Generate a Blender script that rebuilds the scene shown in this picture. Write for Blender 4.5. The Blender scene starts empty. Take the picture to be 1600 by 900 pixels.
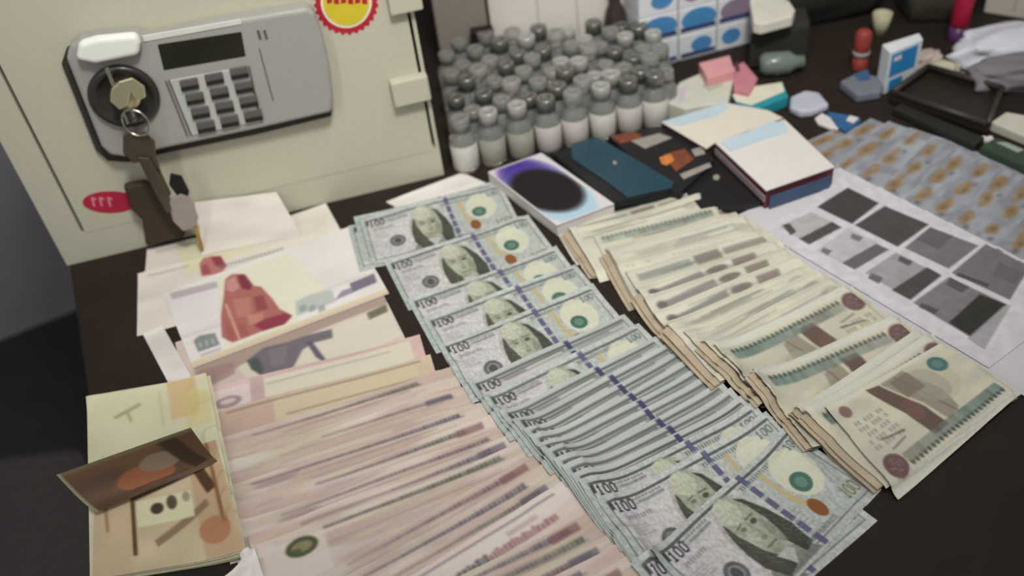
import bpy, bmesh, math, random
import numpy as np
from mathutils import Vector, Matrix
random.seed(7); RNG = np.random.default_rng(7)
sc = bpy.context.scene
C = sc.collection

# ------------------------------------------------------------------ camera, light, exposure
H = 0.567; F = 1454.0; PITCH = 0.70189; ROLL = -0.14143
_fw = Vector((0, math.cos(PITCH), -math.sin(PITCH))); _rt = Vector((1, 0, 0)); _up = _rt.cross(_fw)
CR = _rt*math.cos(ROLL) + _up*math.sin(ROLL); CU = _up*math.cos(ROLL) - _rt*math.sin(ROLL)
EYE = Vector((0, 0, H))
cam = bpy.data.cameras.new('camera'); cam.lens = F/1600*36; cam.sensor_width = 36; cam.clip_start = 0.01
cam.dof.use_dof = True; cam.dof.focus_distance = 0.70; cam.dof.aperture_fstop = 4.0
camo = bpy.data.objects.new('camera', cam); C.objects.link(camo)
camo.matrix_world = Matrix(((CR.x, CU.x, -_fw.x, EYE.x), (CR.y, CU.y, -_fw.y, EYE.y), (CR.z, CU.z, -_fw.z, EYE.z), (0, 0, 0, 1)))
sc.camera = camo
sc.view_settings.view_transform = 'Standard'; sc.view_settings.look = 'None'
sc.view_settings.gamma = 1.0; sc.view_settings.use_curve_mapping = False
sc.view_settings.exposure = 0.0
wd = bpy.data.worlds.new('room_light'); sc.world = wd; wd.use_nodes = True
bg = wd.node_tree.nodes['Background']; bg.inputs[0].default_value = (1.0, 0.99, 0.96, 1); bg.inputs[1].default_value = 0.27
def area(name, loc, target, size, power, col):
    l = bpy.data.lights.new(name, 'AREA'); l.shape = 'RECTANGLE'; l.size = size[0]; l.size_y = size[1]; l.energy = power; l.color = col
    o = bpy.data.objects.new(name, l); C.objects.link(o); o.location = loc
    o.rotation_euler = (Vector(target)-Vector(loc)).to_track_quat('-Z', 'Y').to_euler(); return o
area('ceiling_light', (0.5, 0.2, 1.9), (-0.1, 0.9, 0.1), (0.6, 0.6), 8.0, (1.0, 0.99, 0.95))
area('glint_strip_light', (-0.55, -0.35, 1.05), (0.05, 0.95, 0.1), (0.10, 1.1), 4.0, (1, 1, 1))  # added unseen strip lamp, for upright glints on the vials
_l = bpy.data.lights.new('falloff_spot', 'SPOT'); _l.energy = 58; _l.spot_size = math.radians(66); _l.spot_blend = 1.0; _l.shadow_soft_size = 0.10; _l.color = (1.0, 0.985, 0.94)  # added soft-cone spot, makes the brightness fall off towards the edges
_o = bpy.data.objects.new('falloff_spot', _l); C.objects.link(_o); _o.location = (0.14, 0.12, 1.25)
_o.rotation_euler = (Vector((0.02, 1.04, 0.06))-_o.location).to_track_quat('-Z', 'Y').to_euler()

# ------------------------------------------------------------------ picture-to-place measurements
def ray(px, py): return CR*((px-800)/F) - CU*((py-450)/F) + _fw
def at(px, py, z=0.0):
    d = ray(px, py); t = (z-H)/d.z; return EYE + d*t
def on_plane(px, py, p0, n):
    d = ray(px, py); t = (p0-EYE).dot(n)/d.dot(n); return EYE + d*t

# ------------------------------------------------------------------ materials
def lin(c): return tuple(((x/255)/12.92 if x/255 <= 0.04045 else ((x/255+0.055)/1.055)**2.4) for x in c)
MATS = {}
def mat(name, rgb, rough=0.6, metal=0.0, spec=0.4, noise=0.06, scale=60, trans=0.0, bump=0.0, ior=1.45):
    if name in MATS: return MATS[name]
    m = bpy.data.materials.new(name); m.use_nodes = True; nt = m.node_tree; b = nt.nodes['Principled BSDF']
    col = lin(rgb)+(1,)
    if noise > 0:
        tc = nt.nodes.new('ShaderNodeTexCoord'); n = nt.nodes.new('ShaderNodeTexNoise'); n.inputs['Scale'].default_value = scale
        n.inputs['Detail'].default_value = 4
        nt.links.new(tc.outputs['Object'], n.inputs['Vector'])
        mx = nt.nodes.new('ShaderNodeMix'); mx.data_type = 'RGBA'
        mx.inputs['A'].default_value = tuple(c*(1-noise*2) for c in col[:3])+(1,)
        mx.inputs['B'].default_value = tuple(min(1, c*(1+noise*2)) for c in col[:3])+(1,)
        nt.links.new(n.outputs['Fac'], mx.inputs['Factor']); nt.links.new(mx.outputs['Result'], b.inputs['Base Color'])
        if bump > 0:
            bp = nt.nodes.new('ShaderNodeBump'); bp.inputs['Strength'].default_value = bump; bp.inputs['Distance'].default_value = 0.001
            nt.links.new(n.outputs['Fac'], bp.inputs['Height']); nt.links.new(bp.outputs['Normal'], b.inputs['Normal'])
    else: b.inputs['Base Color'].default_value = col
    b.inputs['Roughness'].default_value = rough; b.inputs['Metallic'].default_value = metal
    b.inputs['Specular IOR Level'].default_value = spec; b.inputs['Transmission Weight'].default_value = trans
    b.inputs['IOR'].default_value = ior
    MATS[name] = m; return m
def print_mat():
    m = bpy.data.materials.new('printed_paper'); m.use_nodes = True; nt = m.node_tree; b = nt.nodes['Principled BSDF']
    a = nt.nodes.new('ShaderNodeAttribute'); a.attribute_name = 'print'
    tc = nt.nodes.new('ShaderNodeTexCoord'); n = nt.nodes.new('ShaderNodeTexNoise'); n.inputs['Scale'].default_value = 900; n.inputs['Detail'].default_value = 3
    nt.links.new(tc.outputs['Object'], n.inputs['Vector'])
    mr = nt.nodes.new('ShaderNodeMapRange'); mr.inputs['To Min'].default_value = 0.86; mr.inputs['To Max'].default_value = 1.14
    nt.links.new(n.outputs['Fac'], mr.inputs['Value'])
    mx = nt.nodes.new('ShaderNodeVectorMath'); mx.operation = 'SCALE'
    nt.links.new(a.outputs['Color'], mx.inputs[0]); nt.links.new(mr.outputs['Result'], mx.inputs['Scale'])
    nt.links.new(mx.outputs['Vector'], b.inputs['Base Color'])
    b.inputs['Roughness'].default_value = 0.62; b.inputs['Specular IOR Level'].default_value = 0.3
    return m
PM = print_mat()

# ------------------------------------------------------------------ object helpers
def tag(o, label=None, cat=None, group=None, kind=None):
    if label: o['label'] = label
    if cat: o['category'] = cat
    if group: o['group'] = group
    if kind: o['kind'] = kind
    return o
def empty(name, loc, label=None, cat=None, group=None, rz=0.0):
    o = bpy.data.objects.new(name, None); C.objects.link(o); o.location = loc; o.rotation_euler = (0, 0, rz); o.empty_display_size = 0.02
    return tag(o, label, cat, group)
def obj(name, bm, m, parent=None, bevel=0.0, smooth=False, segs=2):
    """bm in world space unless parent given, then in parent-local space"""
    bmesh.ops.recalc_face_normals(bm, faces=bm.faces)
    me = bpy.data.meshes.new(name); bm.to_mesh(me); bm.free()
    if smooth:
        for p in me.polygons: p.use_smooth = True
    o = bpy.data.objects.new(name, me); C.objects.link(o); me.materials.append(m)
    if parent is not None: o.parent = parent
    if bevel > 0:
        md = o.modifiers.new('bevel', 'BEVEL'); md.width = bevel; md.segments = segs; md.limit_method = 'ANGLE'; md.angle_limit = 0.6
    return o
def prism(pts, z0, z1, bm=None, top_inset=0.0):
    bm = bm or bmesh.new()
    c = sum((Vector((p[0], p[1])) for p in pts), Vector((0, 0)))/len(pts)
    lo = [bm.verts.new((p[0], p[1], z0)) for p in pts]
    hi = [bm.verts.new((p[0]+(c.x-p[0])*top_inset, p[1]+(c.y-p[1])*top_inset, z1)) for p in pts]
    n = len(pts)
    bm.faces.new(hi); bm.faces.new(lo[::-1])
    for i in range(n): bm.faces.new((lo[i], lo[(i+1) % n], hi[(i+1) % n], hi[i]))
    return bm
def prism3(pts, n, d, bm=None):
    """polygon of 3-D points extruded by vector n*d"""
    bm = bm or bmesh.new(); k = len(pts)
    a = [bm.verts.new(p) for p in pts]; b = [bm.verts.new(Vector(p)+n*d) for p in pts]
    bm.faces.new(a); bm.faces.new(b[::-1])
    for i in range(k): bm.faces.new((a[i], a[(i+1) % k], b[(i+1) % k], b[i]))
    return bm
def box(x0, y0, z0, x1, y1, z1, bm=None): return prism([(x0, y0), (x1, y0), (x1, y1), (x0, y1)], z0, z1, bm)
def lathe(prof, n=20, bm=None, off=(0, 0, 0)):
    bm = bm or bmesh.new(); rings = []
    for r, z in prof:
        if r < 1e-6: rings.append([bm.verts.new((off[0], off[1], off[2]+z))])
        else: rings.append([bm.verts.new((off[0]+r*math.cos(2*math.pi*i/n), off[1]+r*math.sin(2*math.pi*i/n), off[2]+z)) for i in range(n)])
    for a, b in zip(rings, rings[1:]):
        for i in range(n):
            j = (i+1) % n
            if len(a) == 1: bm.faces.new((a[0], b[j], b[i]))
            elif len(b) == 1: bm.faces.new((a[i], a[j], b[0]))
            else: bm.faces.new((a[i], a[j], b[j], b[i]))
    return bm
def tube(path, r, n=8, bm=None, closed=False):
    bm = bm or bmesh.new(); path = [Vector(p) for p in path]; rings = []; k = len(path)
    for i, p in enumerate(path):
        a = path[(i-1) % k] if closed or i > 0 else p; b = path[(i+1) % k] if closed or i < k-1 else p
        t = (b-a).normalized(); u = t.cross(Vector((0.3, 0.2, 0.93))).normalized(); v = t.cross(u)
        rings.append([bm.verts.new(p+u*r*math.cos(2*math.pi*j/n)+v*r*math.sin(2*math.pi*j/n)) for j in range(n)])
    for i in range(k if closed else k-1):
        a = rings[i]; b = rings[(i+1) % k]
        for j in range(n): bm.faces.new((a[j], a[(j+1) % n], b[(j+1) % n], b[j]))
    if not closed: bm.faces.new(rings[0]); bm.faces.new(rings[-1])
    return bm

# ------------------------------------------------------------------ painter for printed paper
FONT = {'0': ['01110', '10001', '10001', '10001', '10001', '10001', '01110'], '1': ['00100', '01100', '00100', '00100', '00100', '00100', '01110'],
        '2': ['01110', '10001', '00001', '00110', '01000', '10000', '11111'], '5': ['11111', '10000', '11110', '00001', '00001', '10001', '01110'],
        'E': ['11111', '10000', '11110', '10000', '10000', '10000', '11111'], 'L': ['10000']*6+['11111'], 'K': ['10001', '10010', '10100', '11000', '10100', '10010', '10001'],
        'B': ['11110', '10001', '11110', '10001', '10001', '10001', '11110'], 'T': ['11111']+['00100']*6, 'H': ['10001']*3+['11111']+['10001']*3,
        'U': ['10001']*6+['01110'], 'N': ['10001', '11001', '11001', '10101', '10011', '10011', '10001'], 'I': ['01110']+['00100']*5+['01110'],
        'D': ['11110']+['10001']*5+['11110'], 'S': ['01111', '10000', '01110', '00001', '00001', '10001', '01110'], 'A': ['01110', '10001', '10001', '11111', '10001', '10001', '10001'],
        'M': ['10001', '11011', '10101', '10101', '10001', '10001', '10001'], 'R': ['11110', '10001', '10001', '11110', '10100', '10010', '10001'],
        'C': ['01110', '10001', '10000', '10000', '10000', '10001', '01110'], 'O': ['01110']+['10001']*5+['01110'], 'F': ['11111', '10000', '11110', '10000', '10000', '10000', '10000'],
        'V': ['10001']*4+['01010', '01010', '00100'], 'G': ['01110', '10001', '10000', '10111', '10001', '10001', '01110'], ' ': ['00000']*7}
class P:
    def __init__(s, U, V, base, aa):
        s.U, s.V, s.aa = U, V, aa; s.c = np.zeros(U.shape+(3,)); s.c[:] = np.array(base)/255.0
    def mix(s, m, col, a=1.0):
        m = (np.clip(m, 0, 1)*a)[..., None]; s.c = s.c*(1-m)+np.array(col)/255.0*m
    def pp(s, pts): return [s.w2uv(at(x, y, .005)) for x, y in pts]
    def soft(s, d): return np.clip(0.5-d/s.aa, 0, 1)
    def rect(s, u0, v0, u1, v1, col, a=1.0):
        d = np.maximum(np.abs(s.U-(u0+u1)/2)-abs(u1-u0)/2, np.abs(s.V-(v0+v1)/2)-abs(v1-v0)/2); s.mix(s.soft(d), col, a)
    def ell(s, cu, cv, ru, rv, col, a=1.0, rot=0.0):
        x, y = s.U-cu, s.V-cv; cr, sr = math.cos(rot), math.sin(rot); x, y = x*cr+y*sr, -x*sr+y*cr
        d = (np.sqrt((x/ru)**2+(y/rv)**2)-1)*min(ru, rv); s.mix(s.soft(d), col, a)
    def ring(s, cu, cv, r, w, col, a=1.0):
        d = np.abs(np.sqrt((s.U-cu)**2+(s.V-cv)**2)-r)-w/2; s.mix(s.soft(d), col, a)
    def line(s, u0, v0, u1, v1, w, col, a=1.0):
        du, dv = u1-u0, v1-v0; L = du*du+dv*dv
        t = np.clip(((s.U-u0)*du+(s.V-v0)*dv)/L, 0, 1); d = np.hypot(s.U-u0-t*du, s.V-v0-t*dv)-w/2; s.mix(s.soft(d), col, a)
    def poly(s, pts, col, a=1.0):
        ins = np.zeros(s.U.shape, bool); d = np.full(s.U.shape, 1e9); n = len(pts)
        for i in range(n):
            x0, y0 = pts[i]; x1, y1 = pts[(i+1) % n]
            if y0 != y1:
                cnd = ((y0 > s.V) != (y1 > s.V)) & (s.U < (x1-x0)*(s.V-y0)/(y1-y0)+x0); ins ^= cnd
            L = (x1-x0)**2+(y1-y0)**2+1e-12; t = np.clip(((s.U-x0)*(x1-x0)+(s.V-y0)*(y1-y0))/L, 0, 1)
            d = np.minimum(d, np.hypot(s.U-x0-t*(x1-x0), s.V-y0-t*(y1-y0)))
        s.mix(s.soft(np.where(ins, -d, d)), col, a)
    def text(s, st, u, v, h, col, a=1.0, w=None):
        w = w or h*0.62; cw, ch = w/5, h/7
        for k, chh in enumerate(st):
            for r, row in enumerate(FONT.get(chh, FONT['0'])):
                for q, b in enumerate(row):
                    if b == '1': s.rect(u+k*w*1.22+q*cw-cw*.12, v+r*ch, u+k*w*1.22+(q+1)*cw+cw*.12, v+(r+1)*ch, col, a)
    def noise(s, su, sv, amt, col=None, thr=None, seed=0):
        g = np.random.default_rng(seed); tb = g.random((64, 64)); x = s.U/su+g.random()*30; y = s.V/sv+g.random()*30
        xi = np.floor(x).astype(int); yi = np.floor(y).astype(int); fx = x-xi; fy = y-yi; fx = fx*fx*(3-2*fx); fy = fy*fy*(3-2*fy)
        T = lambda a, b: tb[a % 64, b % 64]
        n = (T(xi, yi)*(1-fx)+T(xi+1, yi)*fx)*(1-fy)+(T(xi, yi+1)*(1-fx)+T(xi+1, yi+1)*fx)*fy
        if col is None: s.c = s.c*(1+(n-0.5)*2*amt)[..., None]
        else: s.mix(np.clip((n-(thr or .5))*4, 0, 1), col, amt)

def d_usdp(p, L, W, k): d_usd(p, L, W, k, True)
def d_usd(p, L, W, k, packed=False):     # hundred-dollar note
    S = W/66.0; e = lambda v: v*S
    p.rect(6, e(6), 58, e(60), (184, 178, 180), .7); p.rect(0, 0, 5, W, (160, 172, 166), .8); p.rect(0, 0, L, e(3), (170, 178, 172), .8)
    p.noise(30, 20, .03, seed=k)
    p.rect(84, e(5), 150, e(60), (160, 170, 165), .55)
    p.ell(60, e(34), 34, e(26), (196, 190, 188), .4)
    p.rect(5, e(3.6), 151, e(5.6), (86, 90, 86), .9); p.rect(28, e(9.2), 50, e(10.6), (104, 108, 104), .6); p.rect(5, e(60.3), 151, e(61.3), (100, 106, 98), .8)  # printed border, thickened and darkened to take in the shadow at the edge
    p.rect(4.6, e(4.5), 5.8, e(61.3), (110, 118, 110), .8); p.rect(150, e(4.5), 151.2, e(61.3), (110, 118, 110), .8)
    for i in range(9): p.rect(24+i*2.9, e(6.6), 26+i*2.9, e(8.2), (90, 94, 92), .55)
    for i in range(20): p.rect(86+i*2.4, e(7.2), 87.6+i*2.4, e(10.4), (96, 106, 100), .6)
    p.rect(25, e(10), 50, e(11.4), (120, 122, 120), .5)
    p.rect(5.2, e(5.4), 8, e(11), (60, 64, 60), .9); p.text('100', 8.5, e(6.0), e(7.6), (48, 52, 50), 1.0, w=4.6)
    for i in range(8): p.rect(12+i*2.6, e(17), 13.8+i*2.6, e(20), (116, 118, 118), .55)
    for i in range(4): p.rect(9, e(24+i*2.2), 22+(i % 2)*3, e(24.8+i*2.2), (130, 132, 132), .4)
    p.ell(32, e(41), 8.2, e(8.0), (96, 98, 98), .95); p.ell(32, e(41), 5.6, e(5.4), (150, 150, 146), .7)
    p.ell(32, e(41), 3.6, e(4), (74, 78, 78), .8); p.rect(30.6, e(37), 33, e(45), (84, 86, 86), .7)
    if packed:
        g = np.random.default_rng(k); p.line(24, e(8), 88, e(6.6), 1.6+g.random(), (104, 104, 102), .8); p.line(30, e(11.5), 84, e(10.5), 1.0+g.random(), (120, 120, 118), .6); p.line(98, e(8), 148, e(7), 2.6, (116, 124, 120), .7); p.line(100, e(12), 146, e(11.5), 1.6, (112, 118, 114), .6)
        for i in range(6): p.rect(90.0+k % 3, e(1+i*11), 94.6+k % 3, e(9.6+i*11), (66, 66, 108), .95)
        return
    # portrait: coat, hair, face
    p.poly([(44, e(64)), (48, e(54)), (60, e(50)), (80, e(52)), (90, e(64))], (124, 124, 118), .95)
    p.ell(67, e(32), 20, e(29), (150, 150, 140), .45)
    p.poly([(54, e(16)), (50, e(26)), (48, e(38)), (48, e(50)), (55, e(63)), (66, e(61)), (65, e(46)), (58, e(32))], (80, 80, 68), .95)
    p.poly([(74, e(8)), (81, e(13)), (87, e(27)), (90, e(42)), (88, e(58)), (79, e(60)), (75, e(42)), (77, e(26))], (72, 74, 64), .95)
    p.poly([(55, e(12)), (60, e(6)), (67, e(3.5)), (74, e(7)), (79, e(16)), (80.5, e(30)), (79, e(42)), (73, e(53)), (65, e(53)), (59, e(43)), (55, e(27))], (160, 163, 142), 1.0)
    p.ell(64, e(13), 9, e(9), (182, 184, 162), .8); p.ell(61, e(35), 3.8, e(6), (176, 178, 158), .7); p.ell(76, e(38), 3, e(10), (132, 135, 116), .7); p.ell(68, e(46), 7, e(4), (146, 150, 130), .5)
    p.line(59, e(24), 64, e(23), 1.6, (104, 104, 86), .8); p.line(69, e(23), 76, e(23), 1.5, (96, 96, 80), .8)
    p.ell(62, e(26.6), 2.2, e(1.5), (108, 110, 92), .8); p.ell(72.5, e(26.6), 2.6, e(1.9), (80, 82, 68), .9)
    p.line(67.5, e(26), 69, e(36), 1.4, (136, 138, 116), .8); p.ell(67.5, e(37.5), 2.6, e(1.4), (120, 120, 98), .7); p.line(63, e(43), 71.5, e(43), 1.5, (104, 98, 84), .85); p.ell(67, e(48.5), 4, e(2), (144, 146, 124), .7)
    p.poly([(61, e(50)), (67, e(61)), (75, e(53)), (71, e(50))], (176, 178, 170), .95)
    for i in range(7): p.line(50.5+i*.9, e(20+i*5), 55+i*.9, e(25+i*5), .9, (120, 120, 104), .5); p.line(78+i*.8, e(16+i*5), 83+i*.4, e(21+i*5), .9, (116, 116, 100), .45)
    p.noise(1.6, 2.0, .08, seed=3)
    # blue ribbon with bells
    for i in range(6): p.rect(91.0, e(1+i*11), 95.4, e(9.3+i*11), (72, 72, 112), .95)
    p.rect(91.6, 0, 94.8, W, (124, 124, 150), .4)
    # quill, ink well, pale field, seal
    p.ell(126, e(24), 16, e(18), (202, 200, 172), .8)
    p.poly([(104, e(10)), (109, e(9)), (107, e(26)), (112, e(40)), (110, e(47)), (104, e(34))], (186, 168, 116), .9)
    p.ell(122, e(30), 7.6, e(7.2), (64, 110, 92), .95); p.ell(122, e(30), 4, e(4), (120, 148, 132), .6)
    p.ell(113, e(47), 5.4, e(7), (146, 88, 44), 1.0)
    p.text('100', 133, e(48), e(9), (120, 122, 80), .9, w=4.6)
    p.text('100', 136, e(7), e(6), (88, 98, 92), .9, w=3.6)
    p.text('ONE HUNDRED', 84, e(56), e(3), (100, 106, 104), .6, w=2.4)
    for i in range(5): p.rect(86, e(38+i*3), 102, e(38.8+i*3), (118, 124, 124), .5)
def band(p, L, v0, h, u0, u1, c1, c2, teeth, seed):
    g = np.random.default_rng(seed); n = int((u1-u0)/4.6)
    for i in range(n):
        t = i/max(1, n-1); c = np.array(c1)*(1-t)+np.array(c2)*t
        p.rect(u0+i*4.6, v0, u0+i*4.6+4.7, v0+h, c*(0.85+.3*g.random()), .7)
        p.ell(u0+i*4.6+2.3, v0+(-0.2 if teeth < 0 else h+.2), 1.6, 2.2, c*.7, .85)
        if g.random() < .4: p.ell(u0+i*4.6+2.3, v0+h*.5, 1.4, h*.4, c*1.25, .4)
def d_egp(p, L, W, k):     # fifty-like note: teal toothed band along the bottom, brown statue, maroon corner disc
    S = W/76.0; e = lambda v: v*S
    p.noise(40, 12, .04, seed=k); p.noise(18, 10, .5, (206, 196, 168), .55, seed=k+9)
    p.rect(0, 0, L, e(4), (196, 194, 178), .8); p.rect(0, e(70), L, W, (196, 194, 180), .9)
    p.ell(95, e(25), 30, e(22), (176, 164, 138), .45)
    p.poly([(46, e(3)), (60, e(5)), (74, e(40)), (76, e(60)), (60, e(60)), (56, e(36))], (104, 84, 74), .95)
    p.poly([(62, e(5)), (90, e(4)), (100, e(34)), (96, e(54)), (80, e(58)), (76, e(36))], (140, 128, 112), .8)
    p.ell(64, e(36), 7, e(10), (124, 92, 82), .8); p.line(78, e(6), 92, e(56), 1.4, (110, 98, 86), .7)
    p.ell(96, e(26), 16, e(18), (158, 152, 138), .6); p.rect(70, e(7), 92, e(26), (122, 110, 96), .7)
    p.ell(14, e(10), 6, e(5), (124, 92, 88), .85)
    for r in range(5):
        for i in range(9):
            if (i*7+r*5+k) % 4: p.rect(12+i*3.6, e(20+r*5.4), 14.4+i*3.6, e(23.4+r*5.4), (132, 128, 120), .6)
    p.line(22, e(40), 44, e(44), 1.5, (90, 86, 82), .8); p.line(24, e(50), 40, e(48), 1.2, (96, 92, 86), .8)
    band(p, L, e(56), e(9), 26, L-8, (122, 122, 110), (84, 112, 104), 1, k)
    p.ell(15, e(60), 10, e(9.4), (112, 84, 84), .95); p.ell(15, e(60), 6, e(5.5), (150, 128, 122), .5); p.text('50', 10, e(56), e(8), (96, 70, 72), .8, w=4.2)
    p.ell(L-24, e(15), 9, e(8), (72, 112, 110), .95); p.ell(L-24, e(15), 5, e(4.5), (110, 140, 134), .6)
def d_egp_old(p, L, W, k): # paler note of the upper half, grey-brown vignette along its far edge
    S = W/76.0; e = lambda v: v*S; g = np.random.default_rng(k)
    p.noise(40, 12, .04, seed=k); p.noise(22, 9, .4, (214, 204, 176), .5, seed=k+5)
    kind = k % 10
    if kind == 0:
        p.rect(8, e(6), 62, e(15), (140, 146, 138), .8); p.rect(66, e(5), 92, e(16), (112, 98, 92), .7); p.rect(96, e(6), L-10, e(14), (134, 128, 116), .75)
    elif kind == 1:
        band(p, L, e(5), e(7), 6, L-20, (142, 154, 144), (118, 130, 114), -1, k); p.ell(L-12, e(9), 7, e(6), (140, 116, 110), .9)
    elif kind == 3:
        p.rect(10, e(7), L-30, e(8), (160, 154, 138), .5); p.ell(L-20, e(12), 9, e(5), (166, 156, 140), .6); p.ell(40, e(11), 20, e(3), (170, 166, 150), .6)
    else:
        d_ = g.random()*26; v_ = g.random()*4
        p.poly([(8, e(8+v_)), (52+d_, e(5)), (52+d_, e(12)), (8, e(15))], (124, 120, 118), .8); p.ell(66+d_, e(9), 11, e(4), (104, 98, 88), .8); p.poly([(84+d_, e(4)), (108+d_, e(5)), (104+d_, e(16)), (82+d_, e(14))], (130, 116, 108), .85); p.ell(12, e(11), 5, e(4), (104, 94, 92), .8)
    for q in range(7):
        u0 = 6+g.random()*L*.5; v_ = e(4.5+g.random()*12); p.line(u0, v_, u0+20+g.random()*50, v_-g.random()*1.5, .8+g.random()*1.6, ((120, 124, 112), (134, 116, 104), (104, 110, 102))[q % 3], .45)
    p.rect(0, e(1.2), L, e(2.2), (150, 146, 128), .5); p.rect(6, e(18), L-8, e(19), (150, 144, 128), .5)
    for i in range(24):
        if g.random() < .6: p.rect(8+i*5.2, e(22), 11+i*5.2, e(25), (150, 146, 134), .5)
    p.ell(L*.5, e(46), 30, e(18), (160, 146, 126), .6)
def d_pink(p, L, W, k):    # long pinkish note with dashed purple-grey band
    g = np.random.default_rng(k)
    p.noise(60, 5, .05, seed=k); p.noise(60, 8, .5, (180, 152, 142), .4, seed=k+3); p.noise(45, 7, .45, (190, 184, 156), .55, seed=k+4); p.noise(25, 3, .25, (150, 132, 130), .55, seed=k+6)
    c1 = np.array((120, 102, 112)); c2 = np.array(((92, 98, 82), (116, 88, 92), (90, 84, 98))[k % 3])
    v0 = 2.6+2.0*g.random(); mode = k % 4; h = 3.6+g.random()*2.2
    s0 = L*(.10, .38, .22, .50)[mode]; s1 = L-14-20*g.random()
    p.noise(50, 6, .5, (206, 196, 186), .55, seed=k+11); p.line(s0*(.3+g.random()*.6), v0+1.6, s1, v0+h*.9, 1.2+g.random()*1.6, (120, 102, 102), .35+.45*g.random())
    n = int((s1-s0)/3.6)
    for i in range(n):
        t = i/n; c = c1*(1-t)+c2*t; c = c*(.85+.3*g.random())
        p.rect(s0+i*3.6, v0+h*.5-h*.5*(.25+.75*t), s0+i*3.6+2.9, v0+h*.5+h*.5*(.25+.75*t), c, .55+.3*t)
    if k % 2: p.rect(L-38, v0-.5, L-15, v0+h+1.5, ((128, 92, 88), (104, 92, 106))[k // 2 % 2], .7)
    p.line(16+g.random()*60, v0+h+4, L-20-g.random()*70, v0+h+3, 1.4, (140, 120, 112), .2+.4*g.random()); p.line(30, v0+h+7.5, L-30, v0+h+7, 2.4, (186, 158, 148), .6); p.line(14+g.random()*60, v0+h+11, L-14-g.random()*60, v0+h+10, 1.3, (136, 116, 114), .2+.4*g.random())
    if g.random() < .5: p.ell(24+g.random()*30, v0+6, 16, 2.6, (146, 126, 124), .6)
    p.ell(L*.5, 60, 50, 26, (178, 156, 146), .5)
def d_pinktext(p, L, W, k):   # the low pink note with the printed line of letters
    p.noise(60, 8, .05, seed=k); p.noise(50, 14, .7, (206, 196, 188), .4, seed=k)
    g = np.random.default_rng(4); u = L*.44
    while u < L-22:
        w = 1.2+2.4*g.random(); c = (96, 92, 96) if u < L*.62 else (150, 104, 104)
        p.rect(u, 19-3*g.random(), u+w, 23.5, c, .85); u += w+.7
    p.poly([(L*.28, 14), (L*.32, 13), (L*.36, 34), (L*.33, 34)], (116, 98, 100), .9)
    p.rect(14, 4, L-14, 5.6, (120, 100, 112), .8); p.rect(L-60, 10, L-34, 14, (176, 158, 150), .8)
def d_coin(p, L, W, k):    # pink note with the round green-and-yellow emblem near its left end
    d_pink(p, L, W, k); p.rect(6, 4, 52, W-8, (200, 188, 178), .85)
    p.ell(34, 14, 12, 8, (84, 88, 58), 1); p.ell(34, 14, 8, 4.6, (150, 140, 104), .8); p.ell(29, 17, 4, 3, (70, 96, 62), .8)
def Z8(*a): return [(187+x/2.694, 281+y/2.694) for x, y in a]
def d_scribe(p, L, W, k):  # seated red scribe
    p.noise(40, 20, .03, seed=2)
    p.poly(p.pp(Z8((400, 400), (700, 300), (860, 440), (740, 590), (440, 690))), (212, 210, 182), .7)
    p.poly(p.pp(Z8((205, 465), (400, 415), (410, 440), (215, 492))), (156, 140, 150), .6)
    p.poly(p.pp(Z8((440, 405), (470, 385), (520, 385), (555, 432), (590, 437), (640, 490), (668, 530), (720, 555), (690, 592), (600, 622), (470, 672), (425, 650), (420, 560), (432, 480))), (176, 104, 98), 1)
    p.poly(p.pp(Z8((445, 410), (480, 395), (500, 440), (470, 462), (445, 450))), (196, 140, 136), .9)
    p.poly(p.pp(Z8((490, 388), (522, 386), (556, 430), (542, 452), (510, 445), (498, 420))), (136, 54, 70), .95)
    p.poly(p.pp(Z8((560, 480), (600, 470), (620, 530), (570, 540))), (146, 72, 76), .8)
    p.poly(p.pp(Z8((470, 490), (545, 480), (550, 560), (490, 570))), (190, 124, 112), .8)
    p.poly(p.pp(Z8((560, 600), (600, 575), (690, 548), (722, 560), (690, 595), (600, 622))), (148, 56, 74), .9)
    p.poly(p.pp(Z8((440, 600), (520, 590), (540, 640), (450, 665))), (168, 90, 88), .8); p.poly(p.pp(Z8((530, 560), (600, 545), (600, 575), (540, 600))), (200, 140, 122), .7)
    p.poly(p.pp(Z8((436, 512), (446, 508), (505, 655), (494, 660))), (212, 160, 136), .9)
    p.poly(p.pp(Z8((735, 500), (800, 470), (890, 450), (905, 500), (740, 560))), (168, 176, 170), .8)
    for x in (750, 790, 830): p.poly(p.pp(Z8((x, 520), (x+28, 508), (x+32, 535), (x+4, 546))), (136, 148, 146), .7)
    p.poly(p.pp(Z8((965, 425), (1068, 384), (1080, 418), (975, 462))), (112, 108, 124), .95); p.poly(p.pp(Z8((900, 495), (930, 455), (975, 440), (978, 462))), (138, 130, 150), .9)
    p.poly(p.pp(Z8((305, 665), (330, 645), (395, 632), (416, 680), (325, 712))), (122, 130, 126), .9)
    for x in (325, 352, 379): p.poly(p.pp(Z8((x, 672-(x-325)*.3), (x+10, 669-(x-325)*.3), (x+16, 692-(x-325)*.3), (x+6, 695-(x-325)*.3))), (176, 182, 176), .8)
    p.poly(p.pp(Z8((330, 722), (420, 690), (424, 702), (336, 734))), (168, 158, 176), .6)
    p.rect(0, W*.93, L, W, (206, 192, 150), .9); p.rect(0, W*.975, L, W, (200, 168, 168), .8)
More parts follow.
